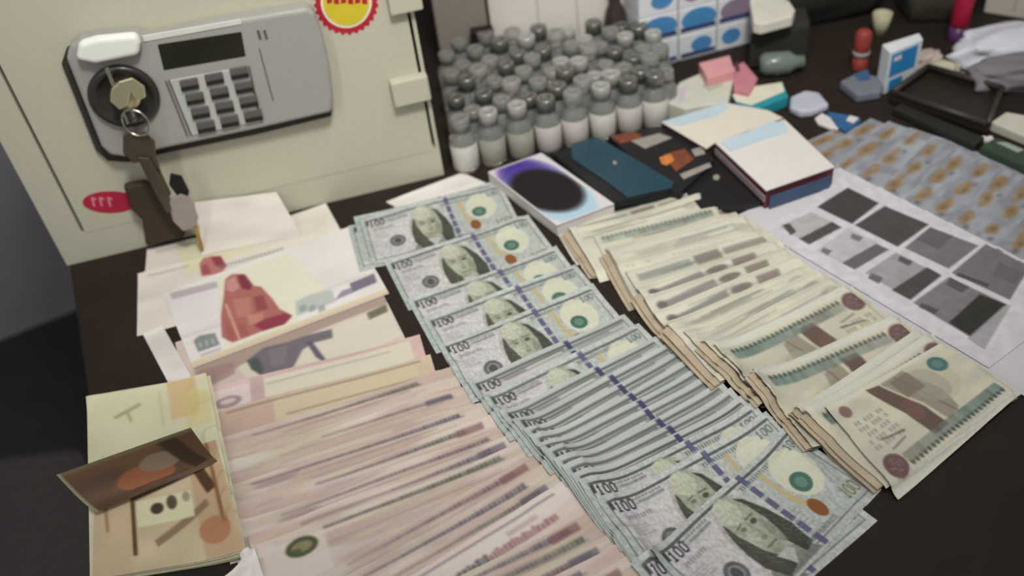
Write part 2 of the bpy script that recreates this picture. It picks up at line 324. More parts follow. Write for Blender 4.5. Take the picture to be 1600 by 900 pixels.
def d_mosque(p, L, W, k):  # note under the scribe: dark domed silhouette
    p.noise(50, 20, .04, seed=1)
    p.poly(p.pp(Z8((290, 700), (1130, 400), (1135, 500), (900, 590), (560, 730), (500, 770), (320, 860))), (158, 136, 122), .8)
    p.poly(p.pp(Z8((490, 770), (540, 830), (720, 860), (1180, 640), (1130, 520), (900, 600))), (204, 198, 178), .7)
    p.poly(p.pp(Z8((320, 790), (470, 750), (480, 800), (360, 860))), (158, 126, 122), .8)
    p.poly(p.pp(Z8((1035, 545), (1118, 508), (1126, 538), (1046, 574))), (112, 110, 86), .95)
    p.poly(p.pp(Z8((528, 745), (600, 692), (700, 668), (780, 640), (888, 612), (892, 650), (806, 672), (764, 700), (730, 765), (705, 802), (590, 808), (548, 782))), (112, 104, 114), .95)
    p.poly(p.pp(Z8((530, 745), (575, 730), (600, 780), (590, 806), (548, 782))), (82, 92, 84), .9)
    p.poly(p.pp(Z8((620, 700), (700, 680), (690, 760), (630, 770))), (130, 120, 130), .7)
    p.poly(p.pp(Z8((780, 668), (800, 660), (866, 745), (854, 752), (820, 730))), (100, 88, 108), .95)
def d_disc(p, L, W, k):    # pink note whose left end shows a round printed value
    p.noise(50, 8, .05, seed=k); p.rect(6, 4, 46, 44, (206, 188, 184), .9); p.ell(26, 20, 12, 7, (150, 130, 136), .9); p.ell(26, 19, 7, 3, (198, 182, 180), .9); p.rect(14, 30, 38, 34, (150, 132, 138), .7)
    p.rect(46, 0, 58, W, (176, 150, 148), .6); p.rect(58, 4, L-10, 44, (204, 200, 178), .8); p.rect(60, 10, L-30, 11.5, (150, 136, 128), .6)
def d_yellow(p, L, W, k):
    p.noise(60, 14, .05, seed=k); p.rect(0, 0, 60, W, (184, 152, 142), .7); p.rect(60, 3, L-14, W, (198, 186, 148), .6); p.rect(20, 3, L-10, 4.6, (130, 110, 96), .8); p.rect(70, 22, L-10, 24, (140, 118, 104), .7)
def d_head(p, L, W, k):    # pale note with a broad yellowish field and red details
    p.noise(50, 10, .04, seed=k)
    if k == 12:
        p.poly(p.pp([(436, 345), (470, 335), (500, 380), (480, 410)]), (212, 206, 166), .7)
        p.poly(p.pp([(482, 345), (496, 341), (501, 355), (487, 360)]), (184, 122, 124), .9); p.poly(p.pp([(474, 330), (500, 320), (504, 330), (478, 338)]), (190, 150, 150), .8); return
    p.poly(p.pp([(268, 370), (430, 330), (450, 360), (290, 425)]), (210, 204, 158), .75)
    p.rect(10, 6, 52, 10, (184, 168, 172), .7)
    if k == 24:
        p.poly(p.pp(Z8((330, 340), (345, 318), (380, 308), (420, 306), (444, 350), (430, 372), (390, 385), (340, 392))), (186, 112, 108), 1)
        p.poly(p.pp(Z8((378, 312), (420, 308), (444, 350), (425, 360), (395, 345))), (148, 60, 72), .95); p.poly(p.pp(Z8((335, 350), (360, 340), (380, 380), (340, 390))), (158, 78, 80), .8)
        p.poly(p.pp(Z8((885, 215), (930, 205), (942, 250), (900, 262))), (182, 130, 132), .9)
    v = 22 if k == 24 else 13
    for i in range(16): p.rect(L*.42+i*4.4, v-i*.2, L*.42+i*4.4+2.8, v+4, (140, 142, 130), .65)
def d_blue(p, L, W, k):    # blue-grey notes of the far right fan
    g = np.random.default_rng(k); p.noise(24, 9, .08, seed=k); p.noise(16, 5, .8, (132, 132, 142), .45, seed=k+1)
    for i in range(3):
        u = L*(.10+.30*i)+g.random()*8; v = 5+g.random()*5
        for q in range(5): p.ell(u+q*5*g.random()+3, v+3*g.random(), 5+9*g.random(), 2.5+3.5*g.random(), (150, 122, 84), .8)
        p.ell(u+6, v+2, 4, 2, (108, 88, 66), .6)
    p.noise(9, 3, .35, (168, 170, 178), .62, seed=k+7)
    p.rect(3, 2, L-3, 3.2, (118, 120, 130), .5); p.ell(8, 12, 3.5, 2.4, (84, 84, 94), .7); p.ell(L*.62, 17, 4, 2, (100, 98, 110), .7)
def d_plain(p, L, W, k): p.noise(30, 10, .05, seed=k)
DES = {'usdp': (d_usdp, (178, 181, 175)), 'usd': (d_usd, (178, 181, 175)), 'egp': (d_egp, (186, 181, 162)), 'old': (d_egp_old, (194, 190, 174)), 'pink': (d_pink, (192, 174, 160)), 'text': (d_pinktext, (198, 180, 170)),
       'coin': (d_coin, (192, 174, 160)), 'scribe': (d_scribe, (216, 208, 204)), 'mosque': (d_mosque, (200, 182, 172)), 'disc': (d_disc, (196, 164, 158)), 'yellow': (d_yellow, (196, 176, 150)),
       'head': (d_head, (214, 204, 192)), 'blue': (d_blue, (150, 154, 162)), 'tan': (d_plain, (176, 160, 134)), 'white': (d_plain, (214, 206, 200))}

# ------------------------------------------------------------------ draping sheets of paper over what lies below
HX0, HY0, HR, HN, HM = -0.60, 0.15, 0.001, 1500, 1200
HM_ = np.zeros((HM, HN))
def hidx(X, Y): return np.clip(((Y-HY0)/HR).astype(int), 1, HM-2), np.clip(((X-HX0)/HR).astype(int), 1, HN-2)
def hget(X, Y):
    i, j = hidx(X, Y); r = HM_[i, j]
    for di in (-1, 0, 1):
        for dj in (-1, 0, 1): r = np.maximum(r, HM_[i+di, j+dj])
    return r
def hput(X, Y, Z):
    i, j = hidx(X, Y)
    for a in (0, 1):
        for b in (0, 1): np.maximum.at(HM_, (i+a, j+b), Z)
def blur(z, n):
    for _ in range(n):
        a = np.pad(z, 1, mode='edge'); z = (a[1:-1, 1:-1]*2+a[:-2, 1:-1]+a[2:, 1:-1]+a[1:-1, :-2]+a[1:-1, 2:])/6
    return z
def ink(c, sat=.80, con=1.12, soft=0):
    if soft: c = np.stack([blur(c[..., i], soft) for i in range(3)], -1)
    l = c.mean(-1, keepdims=True); c = l+(c-l)*sat
    return np.clip(.68+(c-.68)*con, .02, .92)
def sheet_mesh(name, X, Y, Z, col):
    ny, nx = X.shape; me = bpy.data.meshes.new(name)
    co = np.stack([X, Y, Z], -1).reshape(-1, 3).astype(np.float32)
    idx = np.arange(ny*nx).reshape(ny, nx); f = np.stack([idx[:-1, :-1], idx[1:, :-1], idx[1:, 1:], idx[:-1, 1:]], -1).reshape(-1, 4)
    me.vertices.add(len(co)); me.vertices.foreach_set('co', co.ravel())
    me.loops.add(f.size); me.loops.foreach_set('vertex_index', f.ravel().astype(np.int32))
    me.polygons.add(len(f)); me.polygons.foreach_set('loop_start', (np.arange(len(f))*4).astype(np.int32)); me.polygons.foreach_set('loop_total', np.full(len(f), 4, np.int32))
    me.polygons.foreach_set('use_smooth', np.ones(len(f), bool)); me.update(calc_edges=True)
    c = np.clip(col, 0, 1); c = np.where(c <= .04045, c/12.92, ((c+.055)/1.055)**2.4)
    a = me.color_attributes.new('print', 'FLOAT_COLOR', 'POINT'); a.data.foreach_set('color', np.concatenate([c.reshape(-1, 3), np.ones((ny*nx, 1))], 1).astype(np.float32).ravel())
    me.materials.append(PM); return me
def note(tl, tr, L, W, kind, k, label, group=None, name='banknote', step=1.1, flip=False, gap=0.00035, curl=0.0010, zr=0.004, stiff=60, wave=0.0, cat='banknote', corners=None, center=False, fold=None):
    z = zr
    if corners:
        q = [at(x, y, z) for x, y in corners]
        nx, ny = int(L*1000/step)+1, int(W*1000/step)+1
        s, t = np.meshgrid(np.linspace(0, 1, nx), np.linspace(0, 1, ny))
        X = (q[0].x*(1-s)+q[1].x*s)*(1-t)+(q[3].x*(1-s)+q[2].x*s)*t; Y = (q[0].y*(1-s)+q[1].y*s)*(1-t)+(q[3].y*(1-s)+q[2].y*s)*t
        U, V = s*L*1000, t*W*1000
    else:
        a, b = at(*tl, z), at(*tr, z); e1 = (b-a); d = e1.length; e1.normalize(); e2 = Vector((e1.y, -e1.x, 0))
        o = (a+b)/2-e1*(L/2) if center else a
        nx, ny = int(L*1000/step)+1, int(W*1000/step)+1
        U, V = np.meshgrid(np.linspace(0, L*1000, nx), np.linspace(0, W*1000, ny))
        X = o.x+e1.x*U/1000+e2.x*V/1000; Y = o.y+e1.y*U/1000+e2.y*V/1000
    raw = hget(X, Y)+gap
    Z = np.maximum(blur(raw, stiff), raw); Z = np.maximum(blur(Z, 8), raw)
    g = np.random.default_rng(k*13+5)
    edge = np.exp(-V/5.0)*curl*(0.5+0.5*np.sin(U/(18+20*g.random())+6*g.random()))
    Z = Z+edge+np.exp(-U/6)*curl*.5*g.random()+np.exp(-(U.max()-U)/6)*curl*.6*g.random()
    if wave: Z = Z+wave*(1+np.sin(U/16+g.random()*6)*np.cos(V/60))*np.clip(V/(W*1000), 0, 1)
    fn, base = DES[kind]
    if corners:
        def w2uv(w):
            a_, b_ = .5, .5
            for _ in range(12):
                px_ = (q[0]*(1-a_)+q[1]*a_)*(1-b_)+(q[3]*(1-a_)+q[2]*a_)*b_; du_ = (q[1]-q[0])*(1-b_)+(q[2]-q[3])*b_; dv_ = (q[3]-q[0])*(1-a_)+(q[2]-q[1])*a_
                r_ = w-px_; det = du_.x*dv_.y-du_.y*dv_.x; a_ += (r_.x*dv_.y-r_.y*dv_.x)/det; b_ += (du_.x*r_.y-du_.y*r_.x)/det
            return (a_*L*1000, b_*W*1000)
    else:
        def w2uv(w): r_ = w-o; return (r_.dot(e1)*1000, r_.dot(e2)*1000)
    PU, PV = (U.max()-U, V.max()-V) if flip else (U, V)
    p = P(PU, PV, np.array(base)*(1+.03*(g.random()-.5)), step); p.w2uv = w2uv; fn(p, L*1000, W*1000, k)
    hput(X, Y, Z)
    c0 = Vector((float(X.mean()), float(Y.mean()), float(Z.min())))
    o = bpy.data.objects.new(name, sheet_mesh(name, X-c0.x, Y-c0.y, Z-c0.z, ink(p.c, .74 if kind[:3] == 'usd' else .78, 1.12, {'usd': 0, 'usdp': 0, 'egp': 1, 'blue': 3, 'scribe': 2, 'mosque': 2, 'old': 2}.get(kind, 1)))); C.objects.link(o); o.location = c0
    return tag(o, label, cat, group)

# ================================================================== the setting
M_table = mat('dark_table_top', (42, 34, 29), rough=.7, spec=.2, noise=.12, scale=30)
tl_edge = [at(106, 400), at(140, 640)]
d = (tl_edge[1]-tl_edge[0]).normalized(); A = tl_edge[0]-d*0.75; B = tl_edge[1]+d*0.55
tb = empty('table', (0.3, 0.8, -0.75), 'dark brown table covered with banknotes, boxes and a small safe', 'table')
loc = Vector((0.3, 0.8, -0.75))
top = prism([(A.x-loc.x, A.y-loc.y), (B.x-loc.x, B.y-loc.y), (1.1-loc.x, B.y-loc.y), (1.35-loc.x, A.y-loc.y)][::-1], 0.72, 0.75)
obj('table_top', top, M_table, tb, bevel=.003)
for lx, ly in ((A.x+.1, A.y-.1), (B.x+.12, B.y+.1), (1.0, B.y+.1), (1.2, A.y-.1)):
    obj('leg', box(lx-.03-loc.x, ly-.03-loc.y, 0, lx+.03-loc.x, ly+.03-loc.y, .7205), M_table, tb)
tag(obj('floor', box(-2.6, -1.2, -.80, 2.6, 2.8, -.75), mat('dark_floor', (52, 50, 50), rough=.7, noise=.1, scale=12)), kind='structure')
f0, f1 = at(0, 532, -.75), at(110, 488, -.75); dd = (f1-f0).normalized(); nn = Vector((-dd.y, dd.x, 0))
w0, w1 = f0-dd*1.2, f0+dd*3.4
tag(obj('wall_back', prism([(w0.x, w0.y), (w1.x, w1.y), (w1.x+nn.x*.08, w1.y+nn.y*.08), (w0.x+nn.x*.08, w0.y+nn.y*.08)], -.75, 1.7), mat('grey_wall', (142, 138, 146), rough=.8, noise=.05, scale=8)), kind='structure')

qf = [at(x, y, -.35) for x, y in ((-120, 720), (128, 690), (215, 905), (200, 1050), (-120, 1050))]
tag(obj('storage_box', prism([(v.x, v.y) for v in qf], -.7498, -.35), mat('charcoal_cloth', (66, 62, 60), rough=.9, noise=.1, scale=60), bevel=.02), 'dark grey cloth-covered box standing on the floor left of the table', 'box')

# ================================================================== safe
M_safe = mat('safe_enamel', (186, 182, 164), rough=.45, noise=.04, scale=500)
M_seam = mat('seam_black', (34, 30, 26), rough=.8)
sp = at(105, 415); ang = math.radians(10); SX = Vector((math.cos(ang), math.sin(ang), 0)); SN = Vector((SX.y, -SX.x, 0)); SZ = Vector((0, 0, 1))
sw = (on_plane(692, 262, sp, SN)-sp).dot(SX)
safe = empty('safe', sp+SX*sw/2-SN*.14, 'small beige steel safe with keypad, key lock and red stickers', 'safe', rz=ang)
def fl(px, py, off=0.0):         # picture point on the safe's face plane -> safe-local
    w = on_plane(px, py, sp+SN*off, SN); r = w-safe.location
    return Vector((r.dot(SX), -off-.14, r.z))
HW = sw/2
def rectl(x0, z0, x1, z1, y, d, bm=None): return box(x0, y, z0, x1, y+d, z1, bm)
SH = 0.34
obj('body', rectl(-HW, .0, HW, SH, -.128, .268), M_safe, safe, bevel=.004)
dl0 = fl(6, 112); dlb = fl(131, 362); dr = fl(652, 60)
# frame around the door, and the door itself a hair proud of a dark seam
xs0 = (dl0.x+dlb.x)/2; zb = dlb.z; xs1 = (fl(646, 0).x+fl(666, 235).x)/2; g_ = .0028
fr = bmesh.new()
rectl(-HW, 0, xs0-g_, SH, -.14, .0125, fr); rectl(xs1+g_, 0, HW, SH, -.14, .0125, fr); rectl(xs0-g_, 0, xs1+g_, zb-g_*.3, -.14, .0125, fr)
obj('door_frame', fr, M_safe, safe)
obj('door_seam', rectl(xs0-g_*1.5, zb-g_, xs1+g_*1.5, SH-.002, -.1283, .001), M_seam, safe)
door = obj('door', rectl(xs0+g_*.2, zb-g_*.5, xs1-g_*.2, SH-.001, -.1405, .0118), M_safe, safe)
hb = bmesh.new(); a, b = fl(618, 170, .012), fl(668, 118, .012)
rectl(min(a.x, b.x), min(a.z, b.z), max(a.x, b.x), max(a.z, b.z), -.152, .0125, hb); obj('hinge', hb, M_safe, safe, bevel=.002)
a, b = fl(612, 28, .012), fl(640, -20, .012); hb = rectl(a.x, a.z, b.x+.01, b.z, -.150, .0105); obj('hinge', hb, M_safe, safe, bevel=.002)
# keypad housing
M_pan = mat('silver_plastic', (154, 152, 146), rough=.4, noise=.03, scale=300, spec=.4)
PO = .020
def ploc(pts, off): return [fl(x, y, off) for x, y in pts]
n_in = Vector((0, 1, 0))
pan = prism3(ploc([(103, 92), (110, 72), (124, 62), (150, 58), (214, 52), (228, 60), (330, 38), (480, 13), (492, 20), (506, 60), (516, 105), (521, 150), (519, 176), (400, 203), (262, 232), (200, 247), (172, 244), (158, 230)], PO), n_in, PO-.0006)
pn = obj('lock_housing', pan, M_pan, safe, bevel=.004, segs=3)
gk = prism3(ploc([(96, 100), (104, 76), (124, 68), (300, 50), (480, 22), (508, 80), (519, 150), (518, 182), (400, 211), (262, 239), (200, 254), (168, 252), (150, 236)], .006), n_in, .0058); obj('housing_shadow', gk, mat('housing_shadow_dark', (52, 50, 46), rough=.7), safe, bevel=.001)  # added dark plate for the shade at the housing's left and bottom edges
hk = prism3(ploc([(118, 96), (122, 68), (150, 60), (214, 54), (220, 68), (218, 88), (150, 102)], PO+.012), n_in, .0118)
obj('handle_grip', hk, mat('silver_plastic_highlight', (225, 226, 218), rough=.3, noise=.02), safe, bevel=.005, segs=4)  # highlight on the handle top is put into this bright colour
obj('display', prism3(ploc([(246, 70), (377, 50), (384, 88), (256, 110)], PO+.0006), n_in, .0012), mat('display_glass', (38, 38, 28), rough=.15, noise=.02), safe, bevel=.0004)
obj('display_rim', prism3(ploc([(222, 56), (376, 30), (378, 38), (224, 66)], PO+.0008), n_in, .0012), mat('pale_plastic', (205, 206, 196), rough=.4), safe, bevel=.0005)
kp = obj('keypad', prism3(ploc([(264, 126), (386, 104), (406, 190), (300, 212)], PO+.001), n_in, .0015), mat('keypad_plate', (176, 178, 172), rough=.4), safe, bevel=.0006)
M_key = mat('key_grey', (88, 86, 84), rough=.5)
K00, K10, K01, K11 = (296, 134), (374, 116), (322, 200), (396, 183)
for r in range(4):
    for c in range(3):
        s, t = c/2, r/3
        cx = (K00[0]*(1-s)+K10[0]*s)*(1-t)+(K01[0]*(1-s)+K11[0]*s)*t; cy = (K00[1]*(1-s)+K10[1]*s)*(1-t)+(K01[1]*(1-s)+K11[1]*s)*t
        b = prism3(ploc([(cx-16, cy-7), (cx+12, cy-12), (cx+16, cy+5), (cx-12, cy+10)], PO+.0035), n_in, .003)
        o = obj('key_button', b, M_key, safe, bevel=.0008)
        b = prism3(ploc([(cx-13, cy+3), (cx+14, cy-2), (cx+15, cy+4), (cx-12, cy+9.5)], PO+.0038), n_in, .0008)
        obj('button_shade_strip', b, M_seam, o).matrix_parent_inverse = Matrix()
for x in (401, 411): obj('panel_mark', prism3(ploc([(x, 48), (x+4, 47), (x+8, 61), (x+4, 62)], PO+.0006), n_in, .001), M_key, safe)
gl = bmesh.new(); prism3(ploc([(404, 76), (406, 76), (428, 158), (426, 158)], PO+.0004), n_in, .0008, gl); obj('battery_cover_line', gl, M_key, safe)
for ln in ([(263, 126), (265, 125), (300, 211), (298, 212)], [(258, 127), (260, 127), (294, 213), (292, 213)], [(388, 104), (390, 104), (409, 188), (406, 189)]):
    obj('keypad_line', prism3(ploc(ln, PO+.0014), n_in, .0008), M_key, safe)
# lock dial (axis towards the room)
dc = fl(194, 149, PO); RD = ((fl(250, 145, PO)-fl(138, 153, PO)).length)/2
def face_lathe(prof, c, n=32):
    bm = lathe(prof, n); bmesh.ops.rotate(bm, verts=bm.verts, cent=(0, 0, 0), matrix=Matrix.Rotation(math.pi/2, 3, 'X')); bmesh.ops.translate(bm, verts=bm.verts, vec=c); return bm
obj('lock_ring', face_lathe([(RD*.98, -.001), (RD, .003), (RD*.93, .006), (RD*.80, .006), (RD*.74, .0005), (0, .0004)], dc), mat('dark_dial', (58, 56, 52), rough=.3, metal=.3), safe, smooth=True)
obj('lock_cylinder', face_lathe([(RD*.44, -.001), (RD*.44, .006), (RD*.38, .009), (0, .009)], dc+Vector((.002, 0, .001))), mat('worn_metal', (190, 186, 150), rough=.3, metal=.8), safe, smooth=True)
ta = fl(166, 108, PO+.006); tb_ = fl(204, 196, PO+.02)
# stickers
def disc_pts(cx, cy, rx, ry, n, off, ser=0.0): return [fl(cx+rx*(1+ser*((i % 2)*2-1))*math.cos(2*math.pi*i/n), cy+ry*(1+ser*((i % 2)*2-1))*math.sin(2*math.pi*i/n), off) for i in range(n)]
st = empty('sticker', (0, 0, 0), None); st.parent = safe
obj('sticker_rim', prism3(disc_pts(541, 3, 49, 50, 56, .0010, .045), n_in, .0004), mat('sticker_red', (176, 34, 52), rough=.4), st)
obj('sticker_ring', prism3(disc_pts(541, 3, 40, 41, 40, .0013), n_in, .0004), mat('sticker_white', (222, 214, 190), rough=.4), st)
obj('sticker_centre', prism3(disc_pts(541, 3, 36, 37, 40, .0016), n_in, .0004), mat('sticker_yellow', (206, 186, 48), rough=.4), st)
lt = bmesh.new()
for i, x in enumerate((510, 521, 532, 543, 554, 565)): prism3(ploc([(x, -12), (x+8, -13), (x+9, 4+(i % 2)*3), (x+1, 6)], .0019), n_in, .0004, lt)
obj('lettering', lt, MATS['sticker_red'], st)
st2 = empty('sticker', (0, 0, 0), None); st2.parent = safe
ov = bmesh.new(); prism3(disc_pts(172, 316, 43, 17, 32, .0010), n_in, .0004, ov); obj('sticker_oval', ov, mat('oval_red', (170, 40, 66), rough=.4), st2)
lt = bmesh.new()
for x in (142, 154, 167): prism3(ploc([(x, 309), (x+3, 308), (x+7, 322), (x+4, 323)], .0013), n_in, .0004, lt); prism3(ploc([(x+3, 308), (x+9, 311), (x+8, 313), (x+3, 311)], .0014), n_in, .0004, lt)
obj('lettering', lt, mat('oval_pale', (208, 130, 146), rough=.4), st2)

# keys in the lock
def wl(px, py, off): return on_plane(px, py, sp+SN*off, SN)
M_kmet = mat('key_steel', (200, 198, 186), rough=.25, metal=1.0, noise=.02)
M_kbr = mat('key_bronze', (96, 88, 76), rough=.35, metal=.7, noise=.1)
kc = wl(200, 150, PO+.012)
ko = empty('key_bunch', kc, 'bunch of keys hanging from the safe lock with a dark slab as their shadow', 'keys')
def kpts(pts, off): return [wl(x, y, off)-kc for x, y in pts]
SNI = -SN
obj('inserted_key', prism3(kpts([(186, 128), (206, 122), (226, 136), (228, 152), (212, 160), (204, 146), (200, 165), (186, 172), (172, 160), (174, 140)], PO+.024), SNI, .003), mat('key_head_gilt', (206, 202, 168), rough=.25, metal=.8), ko, bevel=.001)
obj('key_blade', prism3(kpts([(164, 108), (170, 107), (184, 142), (178, 144)], PO+.020), SNI, .003), M_kmet, ko)
obj('key_blade', prism3(kpts([(192, 178), (196, 178), (202, 193), (198, 195)], PO+.022), SNI, .002), M_kmet, ko)
obj('key_blade', prism3(kpts([(202, 168), (206, 168), (212, 182), (208, 184)], PO+.022), SNI, .002), M_kmet, ko)
rc = wl(212, 192, PO+.018)-kc
obj('key_ring', tube([rc+SX*(.012*math.cos(t))+Vector((0, 0, .014*math.sin(t)))+SN*.004*math.cos(t) for t in [i*math.pi/10 for i in range(20)]], .0012, closed=True), M_kmet, ko, smooth=True)
for i, (pts, off, m) in enumerate([([(192, 214), (200, 206), (226, 208), (242, 222), (244, 246), (250, 262), (238, 270), (226, 252), (208, 256), (192, 240)], PO+.016, M_kbr),
                      ([(204, 222), (218, 214), (236, 226), (252, 270), (268, 304), (258, 312), (238, 282), (222, 260)], PO+.010, mat('key_olive', (110, 106, 74), rough=.4, metal=.5)),
                      ([(214, 246), (234, 248), (262, 300), (272, 330), (260, 334), (240, 300)], PO+.020, M_kbr),
                      ([(266, 272), (284, 276), (296, 300), (292, 316), (276, 306), (264, 290)], PO+.016, mat('key_black', (34, 32, 28), rough=.3, metal=.3)),
                      ([(262, 316), (282, 304), (298, 310), (310, 340), (306, 356), (286, 362), (270, 346)], PO+.020, mat('key_tag_grey', (158, 148, 142), rough=.3, metal=.3)),
                      ([(302, 356), (309, 354), (319, 392), (315, 394)], PO+.022, mat('brass_tip', (190, 160, 90), rough=.3, metal=.9))]):
    obj('hanging_key', prism3(kpts(pts, off), SNI, .0035), m, ko, bevel=.0012)
obj('key_shadow', prism3(kpts([(192, 292), (226, 286), (250, 296), (266, 330), (290, 366), (286, 374), (228, 386), (222, 346), (206, 330)], PO-.004), SNI, .010), mat('key_shadow_brown', (62, 50, 38), rough=.7, noise=.1), ko, bevel=.003)  # dark slab standing in for the keys' shadow on the door

# ================================================================== banknotes and papers
hput(*[a for a in np.meshgrid(np.linspace(-.1, -.05, 3), np.linspace(.2, .3, 3))], np.zeros((3, 3)))
ORD = ['first', 'second', 'third', 'fourth', 'fifth', 'sixth', 'seventh', 'eighth', 'ninth', 'tenth', 'eleventh', 'twelfth', 'thirteenth', 'fourteenth', 'fifteenth', 'sixteenth']
PK = 'pinkish notes fanned in the left row'
# papers and notes behind the left row
def leaning(name, top_px, bot_px, off, kind, k, label, cat, L, W):
    q = [on_plane(*top_px[0], sp+SN*off, SN), on_plane(*top_px[1], sp+SN*off, SN), at(*bot_px[1], .001), at(*bot_px[0], .001)]
    s, t = np.meshgrid(np.linspace(0, 1, 50), np.linspace(0, 1, 40)); G = [(q[0][i]*(1-s)+q[1][i]*s)*(1-t)+(q[3][i]*(1-s)+q[2][i]*s)*t for i in range(3)]
    p = P(s*L, t*W, (202, 194, 184), 2); DES[kind][0](p, L, W, k); c = Vector((float(G[0].mean()), float(G[1].mean()), float(G[2].min())))
    o = bpy.data.objects.new(name, sheet_mesh(name, G[0]-c.x, G[1]-c.y, G[2]-c.z, p.c)); C.objects.link(o); o.location = c; return tag(o, label, cat)
leaning('paper_slip', [(304, 316), (432, 300)], [(316, 400), (470, 366)], .003, 'white', 1, 'blank white paper slip leaning against the safe door behind the left row', 'paper', 85, 50)
note(None, None, .10, .05, 'white', 2, 'pale pink paper slip behind the far end of the dollar fan', name='paper_slip', cat='paper', corners=[(602, 312), (722, 266), (778, 290), (648, 336)], step=2)
note((446, 333), (512, 312), .05, .06, 'head', 4, 'short pale note end with two red marks, behind the right half of the left row', corners=[(438, 340), (510, 314), (560, 372), (470, 400)], W=.06) if False else None
note(None, None, .060, .07, 'head', 12, 'pale note end with red spots sticking out behind the left row, nearest the safe', corners=[(436, 338), (508, 314), (548, 386), (474, 412)], step=1.5)
note((228, 386), (470, 330), .19, .10, 'head', 21, 'pale pink note at the far end of the left row with a small red head', step=1.2)
note((214, 425), (520, 345), .19, .10, 'head', 24, 'pale pink note second from the far end, its left corner sticking out furthest', step=1.2)
note((255, 455), (548, 352), .195, .10, 'mosque', 30, 'pinkish note lying just under the seated-scribe note, left row', step=1.2) if False else None
note((272, 532), (600, 420), .195, .105, 'mosque', 31, 'pinkish note with dark purple mosque, just below the red scribe note', step=1.0)
PL = [((308, 612), (655, 520), 'disc', 'pinkish note with a round value print at its left end, below the mosque note'),
      ((318, 648), (672, 552), 'yellow', 'pinkish note with a broad yellow band, upper middle of the left row'),
      ((330, 690), (690, 576), 'pink', None), ((344, 724), (712, 606), 'pink', None), ((354, 762), (742, 632), 'pink', None), ((364, 792), (760, 652), 'pink', None), ((376, 818), (778, 670), 'pink', None),
      ((388, 840), (794, 683), 'pink', None), ((398, 858), (808, 696), 'coin', 'pinkish note with a round green and yellow emblem at its left end'),
      ((424, 936), (826, 718), 'pink', None), ((436, 962), (842, 736), 'pink', None), ((450, 984), (856, 750), 'pink', None), ((470, 1000), (868, 766), 'text', 'pinkish note with a printed line of letters, front of the left row'),
      ((480, 1020), (908, 810), 'pink', None), ((492, 1034), (922, 828), 'pink', None), ((510, 1046), (938, 846), 'pink', None), ((530, 1060), (956, 862), 'pink', None), ((560, 1080), (972, 880), 'pink', None)]
n_plain = 0
for i, (a, b, kd, lb) in enumerate(PL):
    g = None
    if lb is None: lb = 'pinkish-beige note showing a thin strip, '+ORD[n_plain]+' such strip below the yellow-banded one'; n_plain += 1; g = PK
    a = (a[0]+random.uniform(-4, 4), a[1]); o = note(a, b, (at(*b, .004)-at(*a, .004)).length+(.010 if i > 1 else 0), .098, kd, 40+i, lb, group=g, step=1.1, curl=.0030, gap=.0005)
# scribe note on top, as one flat quad
note(None, None, .195, .120, 'scribe', 33, 'pale note with a red seated scribe, lying on top of the left row', corners=[(254, 456), (547, 350), (607, 455), (300, 572)], step=.9, curl=.001, gap=.0006)

# dollars
DL = 'hundred-dollar note'
UL = [((556, 336), (768, 283), 'hundred-dollar note at the far end of the middle fan, beside the safe'),
      ((566, 342), (778, 288), 'hundred-dollar note with half its portrait showing, second from the far end of the fan'),
      ((606, 406), (820, 335), 'hundred-dollar note third from the far end of the middle fan'),
      ((640, 466), (866, 385), 'hundred-dollar note fourth from the far end, only a strip with the pale field showing'),
      ((668, 494), (893, 412), 'hundred-dollar note just behind the one with the copper inkwell in the far half'),
      ((686, 537), (925, 444), 'hundred-dollar note with whole portrait and green seal, far half of the fan'),
      ((736, 594), (970, 490), None), ((760, 616), (992, 506), 'hundred-dollar note with a sliver of its face showing, middle of the fan'),
      ((790, 642), (1015, 528), None), ((812, 658), (1035, 541), None), ((828, 676), (1052, 552), None), ((838, 690), (1070, 566), None), ((848, 702), (1085, 578), None), ((858, 716), (1103, 591), None), ((872, 733), (1120, 604), None), ((884, 745), (1138, 616), None), ((898, 757), (1155, 628), None),
      ((910, 768), (1172, 640), 'hundred-dollar note with dark printed top edge, third from the near end'),
      ((934, 794), (1198, 652), 'hundred-dollar note with face and grey seal showing, second from the near end of the fan'),
      ((980, 896), (1235, 700), 'hundred-dollar note mostly under the front one, its right corner sticking out'),
      ((1006, 876), (1237, 663), 'frontmost hundred-dollar note with full portrait, green seal and copper inkwell')]
UL.insert(0, ((548, 350), (760, 296), 'hundred-dollar note buried under the far end of the middle fan, left edge showing')); nd = 0
for i, (a, b, lb) in enumerate(UL):
    g = None
    if lb is None: lb = 'hundred-dollar note showing a thin strip, '+ORD[nd]+' strip in the packed middle fan'; nd += 1; g = 'hundred-dollar notes packed in the fan'
    big = i >= len(UL)-5 or i in (1, 2, 3, 6)
    note(a, b, .156, .080, 'usdp' if g else 'usd', 100+i, lb, group=g, step=.8 if big else 1.1, curl=.0022, gap=.0005, center=True)

# blue-grey fan, far right
BL = [((1228, 232), (1332, 184)), ((1262, 243), (1352, 186)), ((1300, 256), (1384, 190)), ((1336, 274), (1420, 198)), ((1374, 294), (1456, 212)), ((1410, 312), (1492, 228)), ((1446, 332), (1528, 243)), ((1484, 350), (1564, 259)), ((1522, 370), (1600, 275)), ((1560, 390), (1636, 290)), ((1598, 410), (1672, 306))]
for i, (a, b) in enumerate(BL):
    lb = 'blue-grey note with tan patches, '+ORD[i]+' from the white-topped box'
    if i == 0: note(a, b, .088, .07, 'blue', 500+i, 'blue-grey note with tan patches at the left end of its fan, behind the white box', step=1.3, curl=.001)
    else: note(a, b, .118, .06, 'blue', 500+i, lb, group='blue-grey notes in the far right fan', step=1.3, curl=.001, center=True)

